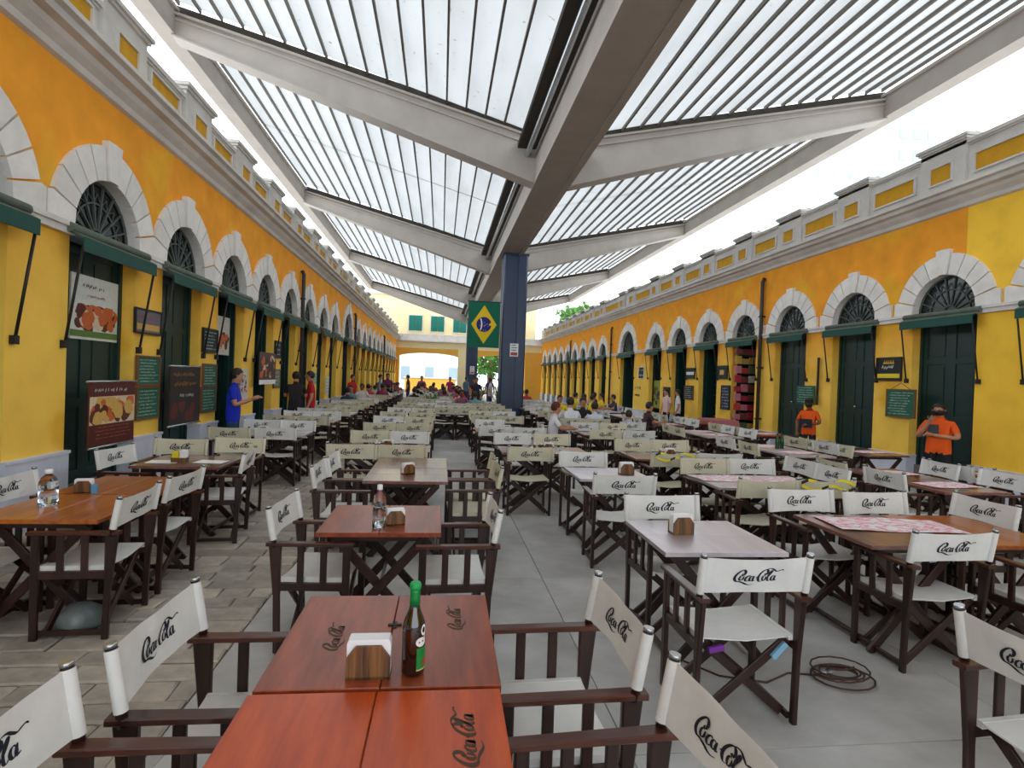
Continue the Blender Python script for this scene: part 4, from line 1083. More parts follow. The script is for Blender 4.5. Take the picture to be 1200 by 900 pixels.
# ------------------------------------------------------------------ the regular rows
COLN = {'L': 'column along the left wall', 'A': 'column left of the aisle', 'M': 'row in mid aisle', 'B': 'first column right of aisle',
        'C': 'second column right of aisle', 'G': 'third column right of aisle', 'H': 'column along the right wall'}
TK = ['C', 'B', 'E', 'C', 'E', 'B']
def ns_set(col, idx, xc, yN, yS, sep=.61, near=True, far=True, kind='C', items=True, skip=()):
    w = ORD[idx]; c = COLN[col]
    ytab = (yN+yS)/2-.35
    table(kind, xc-.62, ytab, 'brown wooden table, %s in the %s' % (w, c), 0, 1.57, .98)
    q = .62 if False else 1
    st = jr.choice(['c', 'c', 'w'])
    if near:
        for sg, n in ((-1, 'left'), (1, 'right')):
            if ('N', n) in skip: continue
            chair(xc+sg*sep/2+jr.uniform(-.03, .03), yN+jr.uniform(-.05, .05), 'N', 'canvas chair, near side %s seat, %s table, %s' % (n, w, c), jr.choice(['c', 'c', 'v', 'w']))
    if far:
        for sg, n in ((-1, 'left'), (1, 'right')):
            if ('S', n) in skip: continue
            chair(xc+sg*sep/2+jr.uniform(-.03, .03), yS+jr.uniform(-.05, .05), 'S', 'canvas chair, far side %s seat, %s table, %s' % (n, w, c), jr.choice(['c', 'w', 'w']))
    if items and yN < 19:
        holder(xc+jr.uniform(-.05, .12), ytab+.3, 'napkin holder on the %s table, %s' % (w, c), jr.uniform(-.3, .3), 1.2)
        for k, n in ((-.12, 'left'), (-.03, 'right')):
            s = clone(SH, (xc+k, ytab+.42, .74), 0, '%s white-lidded shaker on the %s table, %s' % (n, w, c), 'condiment shakers')
def stools_gap(): pass
y = 7.2
for i in range(10):
    ns_set('A', 5+i, -.73, y, y+1.72, kind=TK[i % 6]); y += 3.22
y = 8.95
for i in range(10):
    ns_set('L', 3+i, -2.74, y, y+1.45, kind=TK[(i+2) % 6]); y += 2.62
ns_set('B', 2, 1.5, 7.25, 9.03, kind='C', skip=(('N', 'right'),))
y = 10.25
for i in range(4):
    ns_set('B', 3+i, 1.32+.05*i, y, y+1.65, kind=TK[(i+1) % 6], skip=(('S', 'right'),) if i == 0 else ()); y += 3.05
y = 15.9
for i in range(7):
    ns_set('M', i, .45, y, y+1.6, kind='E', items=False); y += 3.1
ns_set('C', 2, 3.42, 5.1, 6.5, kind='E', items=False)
ns_set('C', 3, 3.25, 7.0, 8.55, kind='C')
y = 10.15
for i in range(7):
    ns_set('C', 4+i, 3.35+.02*i, y, y+1.65, kind=TK[(i+3) % 6]); y += 2.95
chair(4.40, 5.98, 'W', 'grey-white canvas chair turned sideways, right end of placemat table', 'w')
chair(4.42, 6.6, 'W', 'grey-white canvas chair turned sideways, just beyond placemat table', 'w')
flyer(3.15, 5.95, .7, .35, 0, 'white placemat on the third table, second column right of aisle')
flyer(3.75, 5.9, .4, .32, .1, 'pink and white placemat at the right of the third table')
def ew_set(col, idx, xt, y, kind='E', n=2, fl=True, cols=('w', 'w'), dx=.8):
    w = ORD[idx]; c = COLN[col]
    for k in range(n):
        table(kind, xt, y+.8*k, 'brown wooden table, %s half of %s pair, %s' % ('near' if k == 0 else 'far', w, c))
        nm = 'near' if k == 0 else 'far'
        chair(xt-.36+jr.uniform(-.05, .05), y+.4+.78*k+jr.uniform(-.06, .06), 'E', 'canvas chair, left %s seat, %s pair, %s' % (nm, w, c), jr.choice(cols), .09)
        if col != 'H': chair(xt+1.12+jr.uniform(-.05, .05), y+.4+.78*k+jr.uniform(-.06, .06), 'W', 'canvas chair, right %s seat, %s pair, %s' % (nm, w, c), jr.choice(cols), .09)
        if fl and y < 14: flyer(xt+.4, y+.4+.8*k, .6, .34, jr.uniform(-.1, .1), 'pink placemat on %s half of %s pair, %s' % (nm, w, c))
y = 5.35
for i in range(7):
    ew_set('G', i, 5.22+.03*i, y, kind=TK[(i*2) % 6], cols=('w', 'w', 'c')); y += 2.75
y = 5.3
for i in range(4):
    ew_set('H', i, 6.75, y, kind=TK[(i*2+1) % 6], cols=('w', 'w', 'c')); y += 3.1
def chair_back(x, y):
    c = min(CHAIRS, key=lambda c: (c[0]-x)**2+(c[1]-y)**2); return (c[0]+math.sin(c[2])*.255, c[1]-math.cos(c[2])*.255, .85), c[2]
_l, _r = chair_back(3.72, 5.35)
t = thing('barrier_tape', 'yellow and black tape tied over a chair beside the pink paper', 'tape', _l, _r)
def tape(t, w):
    m = MB(); r2 = random.Random(2)
    for k in range(2):
        for i in range(8):
            u = -w/2+w*i/8; m.use(M_tape if (i+k) % 4 else M_iron)
            z = -.05*k+.025*math.sin(i*1.3+k*2); z2 = -.05*k+.025*math.sin((i+1)*1.3+k*2)
            m.quad((u, -.038-.003*k, z), (u+w/8, -.038-.003*k, z2), (u+w/8, -.035-.003*k, z2+.028), (u, -.035-.003*k, z+.028))
    build('tape_strip', m, None, t)
tape(t, .56)
t = thing('barrier_tape', 'yellow and black tape wrapped on a chair far behind the glossy tables', 'tape', *chair_back(2.95, 7.25)); tape(t, .5)
t = thing('beer_bottle', 'green bottle on a table near the right wall people', 'bottle', (5.62, 9.0, .74)); build('glass_body', MB().lathe([(0, 0), (.034, 0), (.034, .15), (.014, .2), (.014, .26), (0, .262)], 12), mat('green_glass', S(16, 70, 40), .1), t)
t = thing('beer_bottle', 'second green bottle standing beside the first one', 'bottle', (5.74, 9.06, .74)); build('glass_body', MB().lathe([(0, 0), (.034, 0), (.034, .15), (.014, .2), (.014, .26), (0, .262)], 12), mat('green_glass', S(16, 70, 40), .1), t)

# ------------------------------------------------------------------ signs, posters, boards
def scrib(m, w, h, rows, seed, x0=0, depth=-.004, th=.35):
    """rows of hand-lettered strokes, read as writing from a distance"""
    r = random.Random(seed); rh = h/rows
    for k in range(rows):
        z = h/2-(k+.5)*rh; u = -w/2+r.uniform(0, w*.1); end = w/2-r.uniform(0, w*.3)
        while u < end:
            q = rh*r.uniform(.2, .34); z1 = z+r.uniform(.05, .26)*rh; z2 = z-r.uniform(.05, .26)*rh; t = rh*.12
            m.quad((u, depth, z2), (u+t, depth, z2), (u+q*.6+t, depth, z1), (u+q*.6, depth, z1))
            if r.random() < .6: m.quad((u+q*.5, depth, z1-t), (u+q, depth, z-t), (u+q, depth, z+t*.3), (u+q*.5, depth, z1))
            u += q*(1.15 if r.random() < .82 else 2.2)
def board(name, lab, cat, side, y0, y1, z0, z1, x=None, base=None, frame=None, scr=None, seed=1, extra=None, rows=6, ft=.02):
    X = x if x is not None else (X_L+.03 if side == 'l' else X_R-.03)
    w = abs(y1-y0); h = z1-z0
    t = thing(name, lab, cat, (X, (y0+y1)/2, (z0+z1)/2), -PI/2 if side == 'r' else PI/2)
    # local: x along the board as read, y+ into the wall
    build('panel', MB().box(-w/2, w/2, -.003, .015, -h/2, h/2), base, t)
    if frame:
        f = MB()
        for a in ((-w/2-ft, w/2+ft, h/2, h/2+ft), (-w/2-ft, w/2+ft, -h/2-ft, -h/2), (-w/2-ft, -w/2, -h/2, h/2), (w/2, w/2+ft, -h/2, h/2)): f.box(a[0], a[1], -.015, .018, a[2], a[3])
        build('frame', f, frame, t)
    if scr:
        m = MB(); scrib(m, w*.9, h*.9, rows, seed); build('lettering', m, scr, t)['kind'] = 'stuff'
    if extra: extra(t, w, h)
    return t
def col(name, r, g, b, rough=.6): return mat(name, S(r, g, b), rough, noise=.15, nscale=12)
def photo_blobs(t, w, h, z0, z1, cols, seed, n=14):
    """printed food pictures: overlapping flat discs"""
    r = random.Random(seed)
    for ci, c in enumerate(cols):
        m = MB()
        for i in range(n):
            cx = r.uniform(-w*.42, w*.42); cz = r.uniform(z0+h*.06, z1-h*.06); q = r.uniform(.06, .13)*min(w, .9)
            d = -.004-ci*.0004-i*.00003; k = 9
            m.quad(*[(max(-w/2, min(w/2, cx+q*math.cos(2*PI*j/k)*r.uniform(.7, 1.2))), d, max(z0, min(z1, cz+q*.8*math.sin(2*PI*j/k)))) for j in range(k)])
        build('printed_picture', m, c, t)['kind'] = 'stuff'
cF = [col('print_orange', 210, 104, 48), col('print_yellow', 220, 176, 90), col('print_maroon', 96, 34, 26), col('print_cream', 226, 206, 170), col('print_leaf', 96, 130, 60)]
def food1(t, w, h):
    build('green_edge', MB().box(-w/2, w/2, -.0045, -.003, -h*.46, -h*.36), cF[4], t)
    photo_blobs(t, w, h, -h*.36, h*.06, [cF[2], cF[0], cF[2], cF[3], cF[0]], 3, 10)
    m = MB(); scrib(m, w*.6, h*.16, 1, 8, depth=-.006); m.v = [(x, y, z+h*.34) for x, y, z in m.v]; build('title_lettering', m, cF[2], t)
    m = MB(); scrib(m, w*.4, h*.1, 1, 9, depth=-.006); m.v = [(x, y, z+h*.19) for x, y, z in m.v]; build('subtitle_lettering', m, col('print_red', 190, 50, 60), t)
board('food_banner', 'white banner with food photos hanging in the first visible left doorway', 'banner', 'l', 6.78, 7.72, 2.02, 2.74, x=-4.0, base=col('banner_white', 222, 228, 220), extra=food1)
def food2(t, w, h):
    build('photo_ground', MB().box(-w/2, w/2, -.0045, -.003, -h*.15, h*.28), cF[3], t)
    photo_blobs(t, w, h, -h*.15, h*.27, [cF[0], cF[1], cF[0], cF[2], cF[1]], 5, 9)
    m = MB(); scrib(m, w*.86, h*.13, 1, 3, depth=-.006, th=.5); m.v = [(x, y, z+h*.38) for x, y, z in m.v]; build('title_lettering', m, M_chw, t)
    m = MB(); scrib(m, w*.8, h*.22, 4, 4, depth=-.006); m.v = [(x, y, z-h*.28) for x, y, z in m.v]; build('menu_lettering', m, cF[0], t)['kind'] = 'stuff'
    build('top_rod', MB().tube([(-w/2-.05, 0, h/2+.01), (w/2+.05, 0, h/2+.01)], .012, 6), M_cap, t)
    build('bottom_rod', MB().tube([(-w/2, 0, -h/2), (w/2, 0, -h/2)], .012, 6), M_cap, t)
board('menu_banner', 'maroon banner with burger photos before the first left doorway', 'banner', 'l', 6.6, 7.5, .84, 1.55, x=-3.68, base=col('banner_maroon', 88, 24, 20), extra=food2)
def framed(t, w, h):
    build('printed_band', MB().box(-w*.45, w*.45, -.0045, -.003, -h*.4, -h*.12), cF[1], t)
    m = MB(); scrib(m, w*.8, h*.42, 2, 12, depth=-.005); m.v = [(x, y, z+h*.14) for x, y, z in m.v]; build('title_lettering', m, col('print_pink', 210, 80, 120), t)
board('framed_sign', 'dark framed sign with pink lettering above two green chalkboards', 'sign', 'l', 7.72, 8.36, 2.18, 2.46, base=col('sign_grey', 116, 110, 116), frame=M_iron, extra=framed)
board('chalkboard', 'green chalkboard, upper one beside the maroon banner', 'chalkboard', 'l', 7.8, 8.36, 1.51, 1.86, base=M_chalk, frame=M_brownframe, scr=M_chw, seed=3, rows=8)
board('chalkboard', 'green chalkboard, lower one beside the maroon banner', 'chalkboard', 'l', 7.8, 8.36, 1.07, 1.46, base=M_chalk, frame=M_brownframe, scr=M_chw, seed=4, rows=8)
def dark2(t, w, h):
    m = MB(); scrib(m, w*.86, h*.32, 2, 21, depth=-.006); m.v = [(x, y, z+h*.28) for x, y, z in m.v]; build('title_lettering', m, col('print_gold', 176, 120, 50), t)
    m = MB(); scrib(m, w*.5, h*.12, 1, 22, depth=-.006); build('price_lettering', m, M_chw, t)
    photo_blobs(t, w, h, -h*.45, -h*.1, [cF[2]], 6, 7)
    for z in (h/2, -h/2): build('silver_rod', MB().tube([(-w/2-.03, 0, z), (w/2+.03, 0, z)], .014, 6), M_cap, t)
board('menu_banner', 'black banner with gold lettering before the second left doorway', 'banner', 'l', 8.42, 9.42, .92, 1.76, x=-3.68, base=col('banner_black', 40, 28, 26), extra=dark2)
board('chalkboard', 'small dark chalkboard high between second and third left doorways', 'chalkboard', 'l', 9.8, 10.36, 2.02, 2.38, base=M_chalkd, frame=M_iron, scr=M_chw, seed=7, rows=6)
board('chalkboard', 'green chalkboard, upper one left of the person in blue', 'chalkboard', 'l', 9.84, 10.36, 1.45, 1.8, base=M_chalk, frame=M_brownframe, scr=M_chw, seed=8, rows=7)
board('chalkboard', 'green chalkboard, lower one left of the person in blue', 'chalkboard', 'l', 9.8, 10.36, 1.04, 1.42, base=M_chalk, frame=M_brownframe, scr=M_chw, seed=9, rows=7)
board('food_banner', 'tall pale poster above the person in blue', 'banner', 'l', 10.75, 11.5, 2.0, 2.7, x=-4.0, base=col('banner_pale', 206, 206, 196), extra=lambda t, w, h: photo_blobs(t, w, h, -h*.4, h*.1, [cF[1], cF[2], cF[0]], 8, 8))
board('menu_poster', 'red and white menu poster beside the person in blue', 'poster', 'l', 11.62, 12.0, 1.15, 1.75, x=X_L+.03, base=col('banner_pale2', 220, 214, 214), extra=lambda t, w, h: photo_blobs(t, w, h, -h*.3, h*.2, [col('print_red', 190, 50, 60), cF[2]], 9, 7))
def rows3(t, w, h): photo_blobs(t, w, h, -h*.3, h*.42, [cF[2], cF[3], cF[0], M_iron], 10, 10); build('white_foot', MB().box(-w/2, w/2, -.006, -.003, -h/2, -h*.36), M_nap, t)
board('food_banner', 'dark banner with dish photos before the fourth left doorway', 'banner', 'l', 12.25, 13.4, 1.45, 2.12, x=-3.66, base=col('banner_dark', 74, 60, 60), extra=rows3)
board('small_frame', 'small dark framed picture right of the dish-photo banner', 'picture', 'l', 13.85, 14.3, 2.05, 2.42, base=M_chalkd, frame=M_iron, scr=M_chw, seed=5, rows=3)
board('chalkboard', 'small grey chalkboard under the small framed picture', 'chalkboard', 'l', 13.8, 14.3, 1.36, 1.76, base=col('sign_greygreen', 120, 130, 110), frame=M_brownframe, scr=M_chw, seed=6, rows=4)
board('menu_poster', 'small pale green poster beyond the red-shirted pair', 'poster', 'l', 17.95, 18.4, 1.37, 1.72, base=col('sign_palegreen', 150, 190, 160), scr=M_chalkd, seed=2, rows=4)
board('menu_poster', 'white poster at a left doorway before the wide arch', 'poster', 'l', 19.9, 20.4, 1.0, 1.6, base=col('banner_white', 222, 228, 220), scr=M_chalkd, seed=2, rows=5)
# right wall
def gold(t, w, h):
    build('yellow_strip', MB().box(-w*.47, w*.47, -.0045, -.003, -h*.42, -h*.22), M_tape, t)
    m = MB(); scrib(m, w*.6, h*.4, 1, 14, depth=-.005); m.v = [(x, y, z+h*.08) for x, y, z in m.v]; build('white_lettering', m, M_chw, t)
    m = MB()
    for k in range(5): m.quad((-.12+k*.055, -.005, h*.30), (-.09+k*.055, -.005, h*.30), (-.105+k*.055, -.005, h*.44))
    m.quad((-.14, -.005, h*.24), (.14, -.005, h*.24), (.14, -.005, h*.30), (-.14, -.005, h*.30)); build('crown_emblem', m, col('print_gold2', 220, 180, 40), t)
board('bar_sign', 'black sign with yellow strip and crown between first doors at right', 'sign', 'r', 10.02, 10.62, 2.0, 2.42, base=col('sign_black', 26, 26, 34), frame=M_iron, extra=gold)
def hang(t, w, h): build('hanging_cord', MB().tube([(-w*.4, -.01, h/2), (0, 0, h/2+.14), (w*.4, -.01, h/2)], .006, 5), M_brownframe, t)
board('chalkboard', 'green chalkboard hung left of the person with folded arms', 'chalkboard', 'r', 9.64, 10.3, 1.3, 1.8, base=M_chalk, frame=M_brownframe, scr=M_chw, seed=15, rows=9, extra=hang, x=X_R-.05)
board('chalkboard', 'green chalkboard above the person in the orange shirt and cap', 'chalkboard', 'r', 12.52, 13.2, 1.4, 1.84, base=M_chalk, scr=M_chw, seed=16, rows=7, x=X_R-.05)
t = thing('bracket_post', 'thin black post on wall beside the chalkboard at right', 'post', (X_R-.06, 12.4, 1.4)); build('post', MB().bar((0, 0, 0), (0, 0, 1.1), .03, .06), M_iron, t)
board('small_frame', 'small dark square sign between fourth and fifth right doorways', 'sign', 'r', 16.75, 17.4, 2.0, 2.38, base=M_chalkd, frame=M_iron, extra=lambda t, w, h: build('emblem', MB().box(-w*.2, w*.2, -.005, -.003, -h*.2, h*.2), cF[1], t))
board('chalkboard', 'narrow blue-black chalkboard low beside the goods doorway', 'chalkboard', 'r', 16.55, 17.05, 1.06, 1.77, base=col('board_blueblack', 40, 46, 80), frame=M_iron, scr=M_chw, seed=17, rows=7)
board('small_frame', 'white and dark sign above a chalkboard, sixth right pier', 'sign', 'r', 19.05, 19.7, 2.0, 2.34, base=M_chalkd, frame=M_iron, extra=lambda t, w, h: build('white_band', MB().box(-w*.5, w*.5, -.005, -.003, -h*.15, h*.15), M_nap, t))
board('chalkboard', 'dark chalkboard right of the pair standing by the wall', 'chalkboard', 'r', 19.1, 19.8, 1.26, 1.72, base=M_chalkd, frame=M_brownframe, scr=M_chw, seed=18, rows=6)
board('chalkboard', 'tall dark chalkboard left of the pair standing by the wall', 'chalkboard', 'r', 21.15, 21.75, .96, 1.63, base=M_chalkd, frame=M_iron, scr=M_chw, seed=19, rows=8)
board('small_frame', 'small black and white picture near the wide right arch', 'picture', 'r', 24.05, 24.7, 1.98, 2.46, base=M_chalkd, frame=M_nap, scr=M_chw, seed=20, rows=2)
t = thing('wall_lettering', 'black painted handwriting on the yellow wall by wide arch', 'lettering', (X_R-.008, 24.75, 1.4), -PI/2); m = MB(); scrib(m, 1.0, .66, 2, 33, depth=0); build('brush_letters', m, M_iron, t)['kind'] = 'stuff'
board('food_banner', 'yellow-green poster in the doorway left of the wall boards', 'banner', 'r', 22.35, 23.4, .75, 1.9, x=X_R+.2, base=col('banner_lime', 150, 160, 40), extra=lambda t, w, h: photo_blobs(t, w, h, -h*.4, h*.35, [cF[2], cF[4], M_chalkd], 12, 12))
t = thing('goods_rack', 'tall rack of colourful snack packets in the fourth right doorway', 'rack', (X_R+.28, 15.85, .42))
rr = random.Random(4)
build('rack_frame', MB().box(0, .03, -.6, -.56, 0, 2.5).box(0, .03, .56, .6, 0, 2.5), M_iron, t)
for j in range(9):
    build('shelf', MB().box(-.05, .12, -.56, .56, .1+j*.27, .115+j*.27), M_iron, t)
    for k in range(5):
        c = rr.choice([(190, 60, 50), (200, 160, 70), (170, 40, 60), (210, 200, 190), (120, 60, 50), (90, 110, 70), (200, 120, 130)])
        u = -.53+k*.215; build('packet', MB().cbox(u, u+.18, -.04, .04, .115+j*.27, .115+j*.27+rr.uniform(.15, .23), .02), col('packet_%d_%d' % (c[0], c[1]), *c), t)
t = thing('bottle_shelf', 'dim bottle shelves inside the fifth right doorway', 'shelf', (X_R+.5, 18.1, .42))
build('back', MB().box(.2, .25, -.6, .6, 0, 2.5), M_dark, t)
for j in range(6):
    build('shelf', MB().box(0, .2, -.6, .6, .3+j*.36, .32+j*.36), M_brownframe, t)
    m = MB()
    for k in range(8): m.lathe([(.03, 0), (.03, .14), (.012, .19), (.012, .24), (0, .24)], 7, (.08, -.52+k*.15, .32+j*.36))
    build('bottles', m, col('dark_bottles', 90, 50, 30, .2), t).__setitem__('kind', 'stuff')
t = thing('drinks_fridge', 'pale upright fridge inside the wide right archway', 'fridge', (X_R+.35, 26.0, .42)); build('cabinet', MB().cbox(-.1, .5, -.55, .1, 0, 1.3), col('fridge_pale', 176, 206, 206, .3), t); build('door_seal', MB().box(-.115, -.1, -.5, .05, .1, 1.2), M_nap, t)
t = thing('cloth_table', 'small counter with red and white cloth before the goods doorway', 'table', (X_R-.75, 15.8, 0))
build('counter', MB().box(-.35, .35, -.5, .5, 0, .78), M_wood, t); build('red_cloth', MB().box(-.37, .37, -.52, .52, .5, .8), col('red_cloth', 200, 120, 124), t)

# ------------------------------------------------------------------ people
SKIN = mat('skin_warm', S(190, 134, 104), .6); SKIN2 = mat('skin_brown', S(134, 88, 64), .6)
HAIR = mat('dark_hair', S(34, 24, 20), .6); SHOE = mat('dark_shoe', S(30, 30, 34), .5)
def fingers(mb, wrist, dirv, palm_n, side, curl=.5, sc=1.):
    """palm and five bent fingers as tapered tubes, in person space"""
    d = Vector(dirv).normalized(); n = Vector(palm_n).normalized(); a = d.cross(n).normalized()*side; w = Vector(wrist)
    mb.tube([w-d*.01, w+d*.03*sc, w+d*.075*sc, w+d*.09*sc], [.024*sc, .033*sc, .036*sc, .026*sc], 8)
    for i, (off, L) in enumerate(((-.027, .062), (-.009, .074), (.009, .07), (.026, .055))):
        p = w+d*.08*sc+a*off*sc; q = p+(d*math.cos(curl*.5)+n*math.sin(curl*.5))*L*.5*sc; r = q+(d*math.cos(curl*1.4)+n*math.sin(curl*1.4))*L*.5*sc
        mb.tube([p, q, r], [.0095*sc, .009*sc, .006*sc], 6)
    p = w+d*.025*sc-a*.03*sc; q = p+(d*.6-a*.7+n*.3).normalized()*.035*sc; r = q+(d*.9-a*.2+n*.4).normalized()*.028*sc
    mb.tube([p, q, r], [.011*sc, .010*sc, .007*sc], 6)
def make_body(pose):
    P = POSES[pose]; V = []; E_ = []; Rr = []; seg = []
    def v(p, r, r2=None): V.append(p); Rr.append((r, r2 or r)); return len(V)-1
    def e(a, b, m): E_.append((a, b)); seg.append((V[a], V[b], m, (Rr[a][0]+Rr[b][0])/2))
    L = P['lean']; pz = P['pelvis']
    def T(y, z): return (0, pz[1]+(z)*L, pz[2]+z)
    pel = v(T(0, 0), .155, .115); bel = v(T(0, .14), .15, .115); che = v(T(0, .33), .165, .12); nk = v(T(0, .47), .075, .07); nk2 = v(T(0, .54), .055, .055)
    hd = P.get('head', (0, .02, 0)); bx, by, bz = T(0, .54)
    h1 = v((bx+hd[0]*.4, by+.025+hd[1]*.3, bz+.055), .07, .08); h2 = v((bx+hd[0]*.8, by+.022+hd[1]*.6, bz+.13), .078, .092); h3 = v((bx+hd[0], by+.01+hd[1]*.7, bz+.20), .066, .08)
    e(pel, bel, 1); e(bel, che, 1); e(che, nk, 1); e(nk, nk2, 0); e(nk2, h1, 0); e(h1, h2, 0); e(h2, h3, 0)
    hands = []
    for s in (-1, 1):
        arm = P['armL' if s < 0 else 'armR']
        sx, sy, sz = T(0, .44); sh = v((s*.165, sy, sz-.01), .062); e(che, sh, 1)
        el, wr = arm; ex, ey, ez = s*el[0], sy+el[1], el[2]
        mid = tuple((Vector((s*.18, sy, sz-.02))*.45+Vector((ex, ey, ez))*.55)); mi = v(mid, .052); e(sh, mi, 1)
        elb = v((ex, ey, ez), .042); e(mi, elb, 0)
        wx = s*wr[0]; wri = v((wx, sy+wr[1], wr[2]), .028); e(elb, wri, 0)
        hands.append(((wx, sy+wr[1], wr[2]), (wx-ex, wr[1]-el[1], wr[2]-ez), s))
        hip = v((s*.09, pz[1], pz[2]-.04), .098); e(pel, hip, 2)
        kn, an = P['leg']
        k = v((s*kn[0], kn[1], kn[2]), .064); e(hip, k, 2)
        a_ = v((s*an[0], an[1], an[2]), .042); e(k, a_, 2)
        to = v((s*(an[0]+.01), an[1]+.15, .035), .036); e(a_, to, 3)
    me = bpy.data.meshes.new('tmp'); me.from_pydata(V, E_, []); ob = bpy.data.objects.new('tmp', me); COL.objects.link(ob)
    sk = ob.modifiers.new('s', 'SKIN'); ss = ob.modifiers.new('u', 'SUBSURF'); ss.levels = 2
    sk.use_smooth_shade = True
    for i, d in enumerate(me.skin_vertices[0].data): d.radius = Rr[i]; d.use_root = (i == 0)
    dg = bpy.context.evaluated_depsgraph_get(); em = bpy.data.meshes.new_from_object(ob.evaluated_get(dg)); bpy.data.objects.remove(ob)
    out = MB(); out.v = [tuple(q.co) for q in em.vertices]
    mats_i = []
    for p in em.polygons:
        c = p.center; best = 9; bm = 1
        for (a, b, m_, rad) in seg:
            a = Vector(a); b = Vector(b); ab = b-a; t = max(0, min(1, (c-a).dot(ab)/ab.length_squared)); d = (c-(a+ab*t)).length-rad*.8
            if d < best: best = d; bm = m_
        if bm in (1, 2) and P['armL'][0][2] > 1: bm = 1 if c.z > pz[2]-.10 else 2
        out.face(list(p.vertices), True); mats_i.append(bm)
    n0 = len(out.f)
    for (w, d, s) in hands: fingers(out, w, d, (0, .3, -1) if abs(d[2]) < .2 else (0, 1, 0), s, P.get('curl', .6))
    # face: nose, brow, eyes, ears, mouth
    hx, hy, hz = V[h2]
    out.tube([(hx, hy+.088, hz+.02), (hx, hy+.112, hz-.012), (hx, hy+.09, hz-.02)], [.007, .013, .009], 6)
    for s in (-1, 1):
        out.lathe([(0, -.016), (.012, -.008), (.013, .008), (0, .018)], 6, (hx+s*.08, hy, hz-.005))
    mats_i += [0]*(len(out.f)-n0)
    n1 = len(out.f)
    for s in (-1, 1): out.lathe([(0, -.006), (.009, 0), (0, .006)], 6, (hx+s*.03, hy+.084, hz+.014))
    out.tube([(hx-.024, hy+.083, hz-.043), (hx, hy+.09, hz-.045), (hx+.024, hy+.083, hz-.043)], .004, 5)
    mats_i += [4]*(len(out.f)-n1)
    for mm in (SKIN, M_nap, SHOE, SHOE, HAIR): out.mats.append(mm)
    out.m = mats_i
    body = out.mesh('body', fix=False)
    hm = MB(); ctr = (hx, hy-.02, hz+.012); n, k = 12, 7       # hair cap: top and back of the head
    for i in range(k+1):
        for j in range(n):
            ph = PI*.74*i/k; th = 2*PI*j/n; front = max(0, math.sin(th)+.15); ph2 = ph*(1-.46*min(1, front))
            hm.v.append((ctr[0]+.092*math.sin(ph2)*math.cos(th), ctr[1]+.104*math.sin(ph2)*math.sin(th), ctr[2]+.008+.112*math.cos(ph2)))
    for i in range(k):
        for j in range(n): j2 = (j+1) % n; hm.face([i*n+j, i*n+j2, (i+1)*n+j2, (i+1)*n+j], True)
    hair = hm.mesh('hair', HAIR)
    return body, hair, (hx, hy, hz)
POSES = {
    'stand': dict(pelvis=(0, 0, .93), lean=.02, armL=((.25, -.01, 1.10), (.25, .08, .86)), armR=((.25, -.01, 1.10), (.25, .07, .86)), leg=((.10, .02, .49), (.105, -.02, .08))),
    'fold': dict(pelvis=(0, 0, .93), lean=.0, armL=((.26, .06, 1.12), (-.02, .22, 1.16)), armR=((.25, .08, 1.10), (.06, .20, 1.40)), leg=((.10, .02, .49), (.12, -.02, .08)), head=(.0, .04, 0), curl=1.2),
    'tablet': dict(pelvis=(0, 0, .93), lean=.02, armL=((.25, .02, 1.12), (.02, .25, 1.08)), armR=((.27, .0, 1.12), (.24, .1, .88)), leg=((.10, .02, .49), (.11, -.02, .08)), head=(.0, .05, 0), curl=1.2),
    'read': dict(pelvis=(0, 0, .93), lean=.02, armL=((.24, .06, 1.12), (.12, .30, 1.22)), armR=((.24, .06, 1.12), (.12, .30, 1.22)), leg=((.10, .02, .49), (.11, -.02, .08)), head=(.0, .05, 0)),
    'sit': dict(pelvis=(0, -.05, .53), lean=.10, armL=((.25, .10, .80), (.12, .34, .80)), armR=((.25, .10, .80), (.12, .34, .80)), leg=((.13, .38, .50), (.13, .36, .08)), curl=.3),
    'sitback': dict(pelvis=(0, -.08, .53), lean=-.08, armL=((.28, .08, .76), (.25, .30, .74)), armR=((.28, .08, .76), (.25, .30, .74)), leg=((.13, .36, .50), (.14, .38, .08)), curl=.3),
}
BODY = {k: make_body(k) for k in POSES}
COLS = {}
def cm(c):
    if c not in COLS: COLS[c] = mat('cloth_%d_%d_%d' % c, S(*c), .85, noise=.12, nscale=6, bump=.2, bscale=18)
    return COLS[c]
def person(pose, x, y, face, shirt, pants, label, h=1.68, skin=SKIN, group=None, z=0, hair=None):
    t = thing('person', label, 'person', (x, y, z), face, group)
    s = h/1.68
    if s != 1: t.scale = (s, s, s)
    bd, hr, hd = BODY[pose]
    o = link('body', bd, t)
    for i, mm in enumerate((skin, cm(shirt), cm(pants), SHOE, HAIR)): o.material_slots[i].link = 'OBJECT'; o.material_slots[i].material = mm
    q = link('hair', hr, t)
    if hair: q.material_slots[0].link = 'OBJECT'; q.material_slots[0].material = cm(hair)
    return t, hd
OR = (246, 96, 20)
def facing(dx, dy): return math.atan2(-dx, dy)
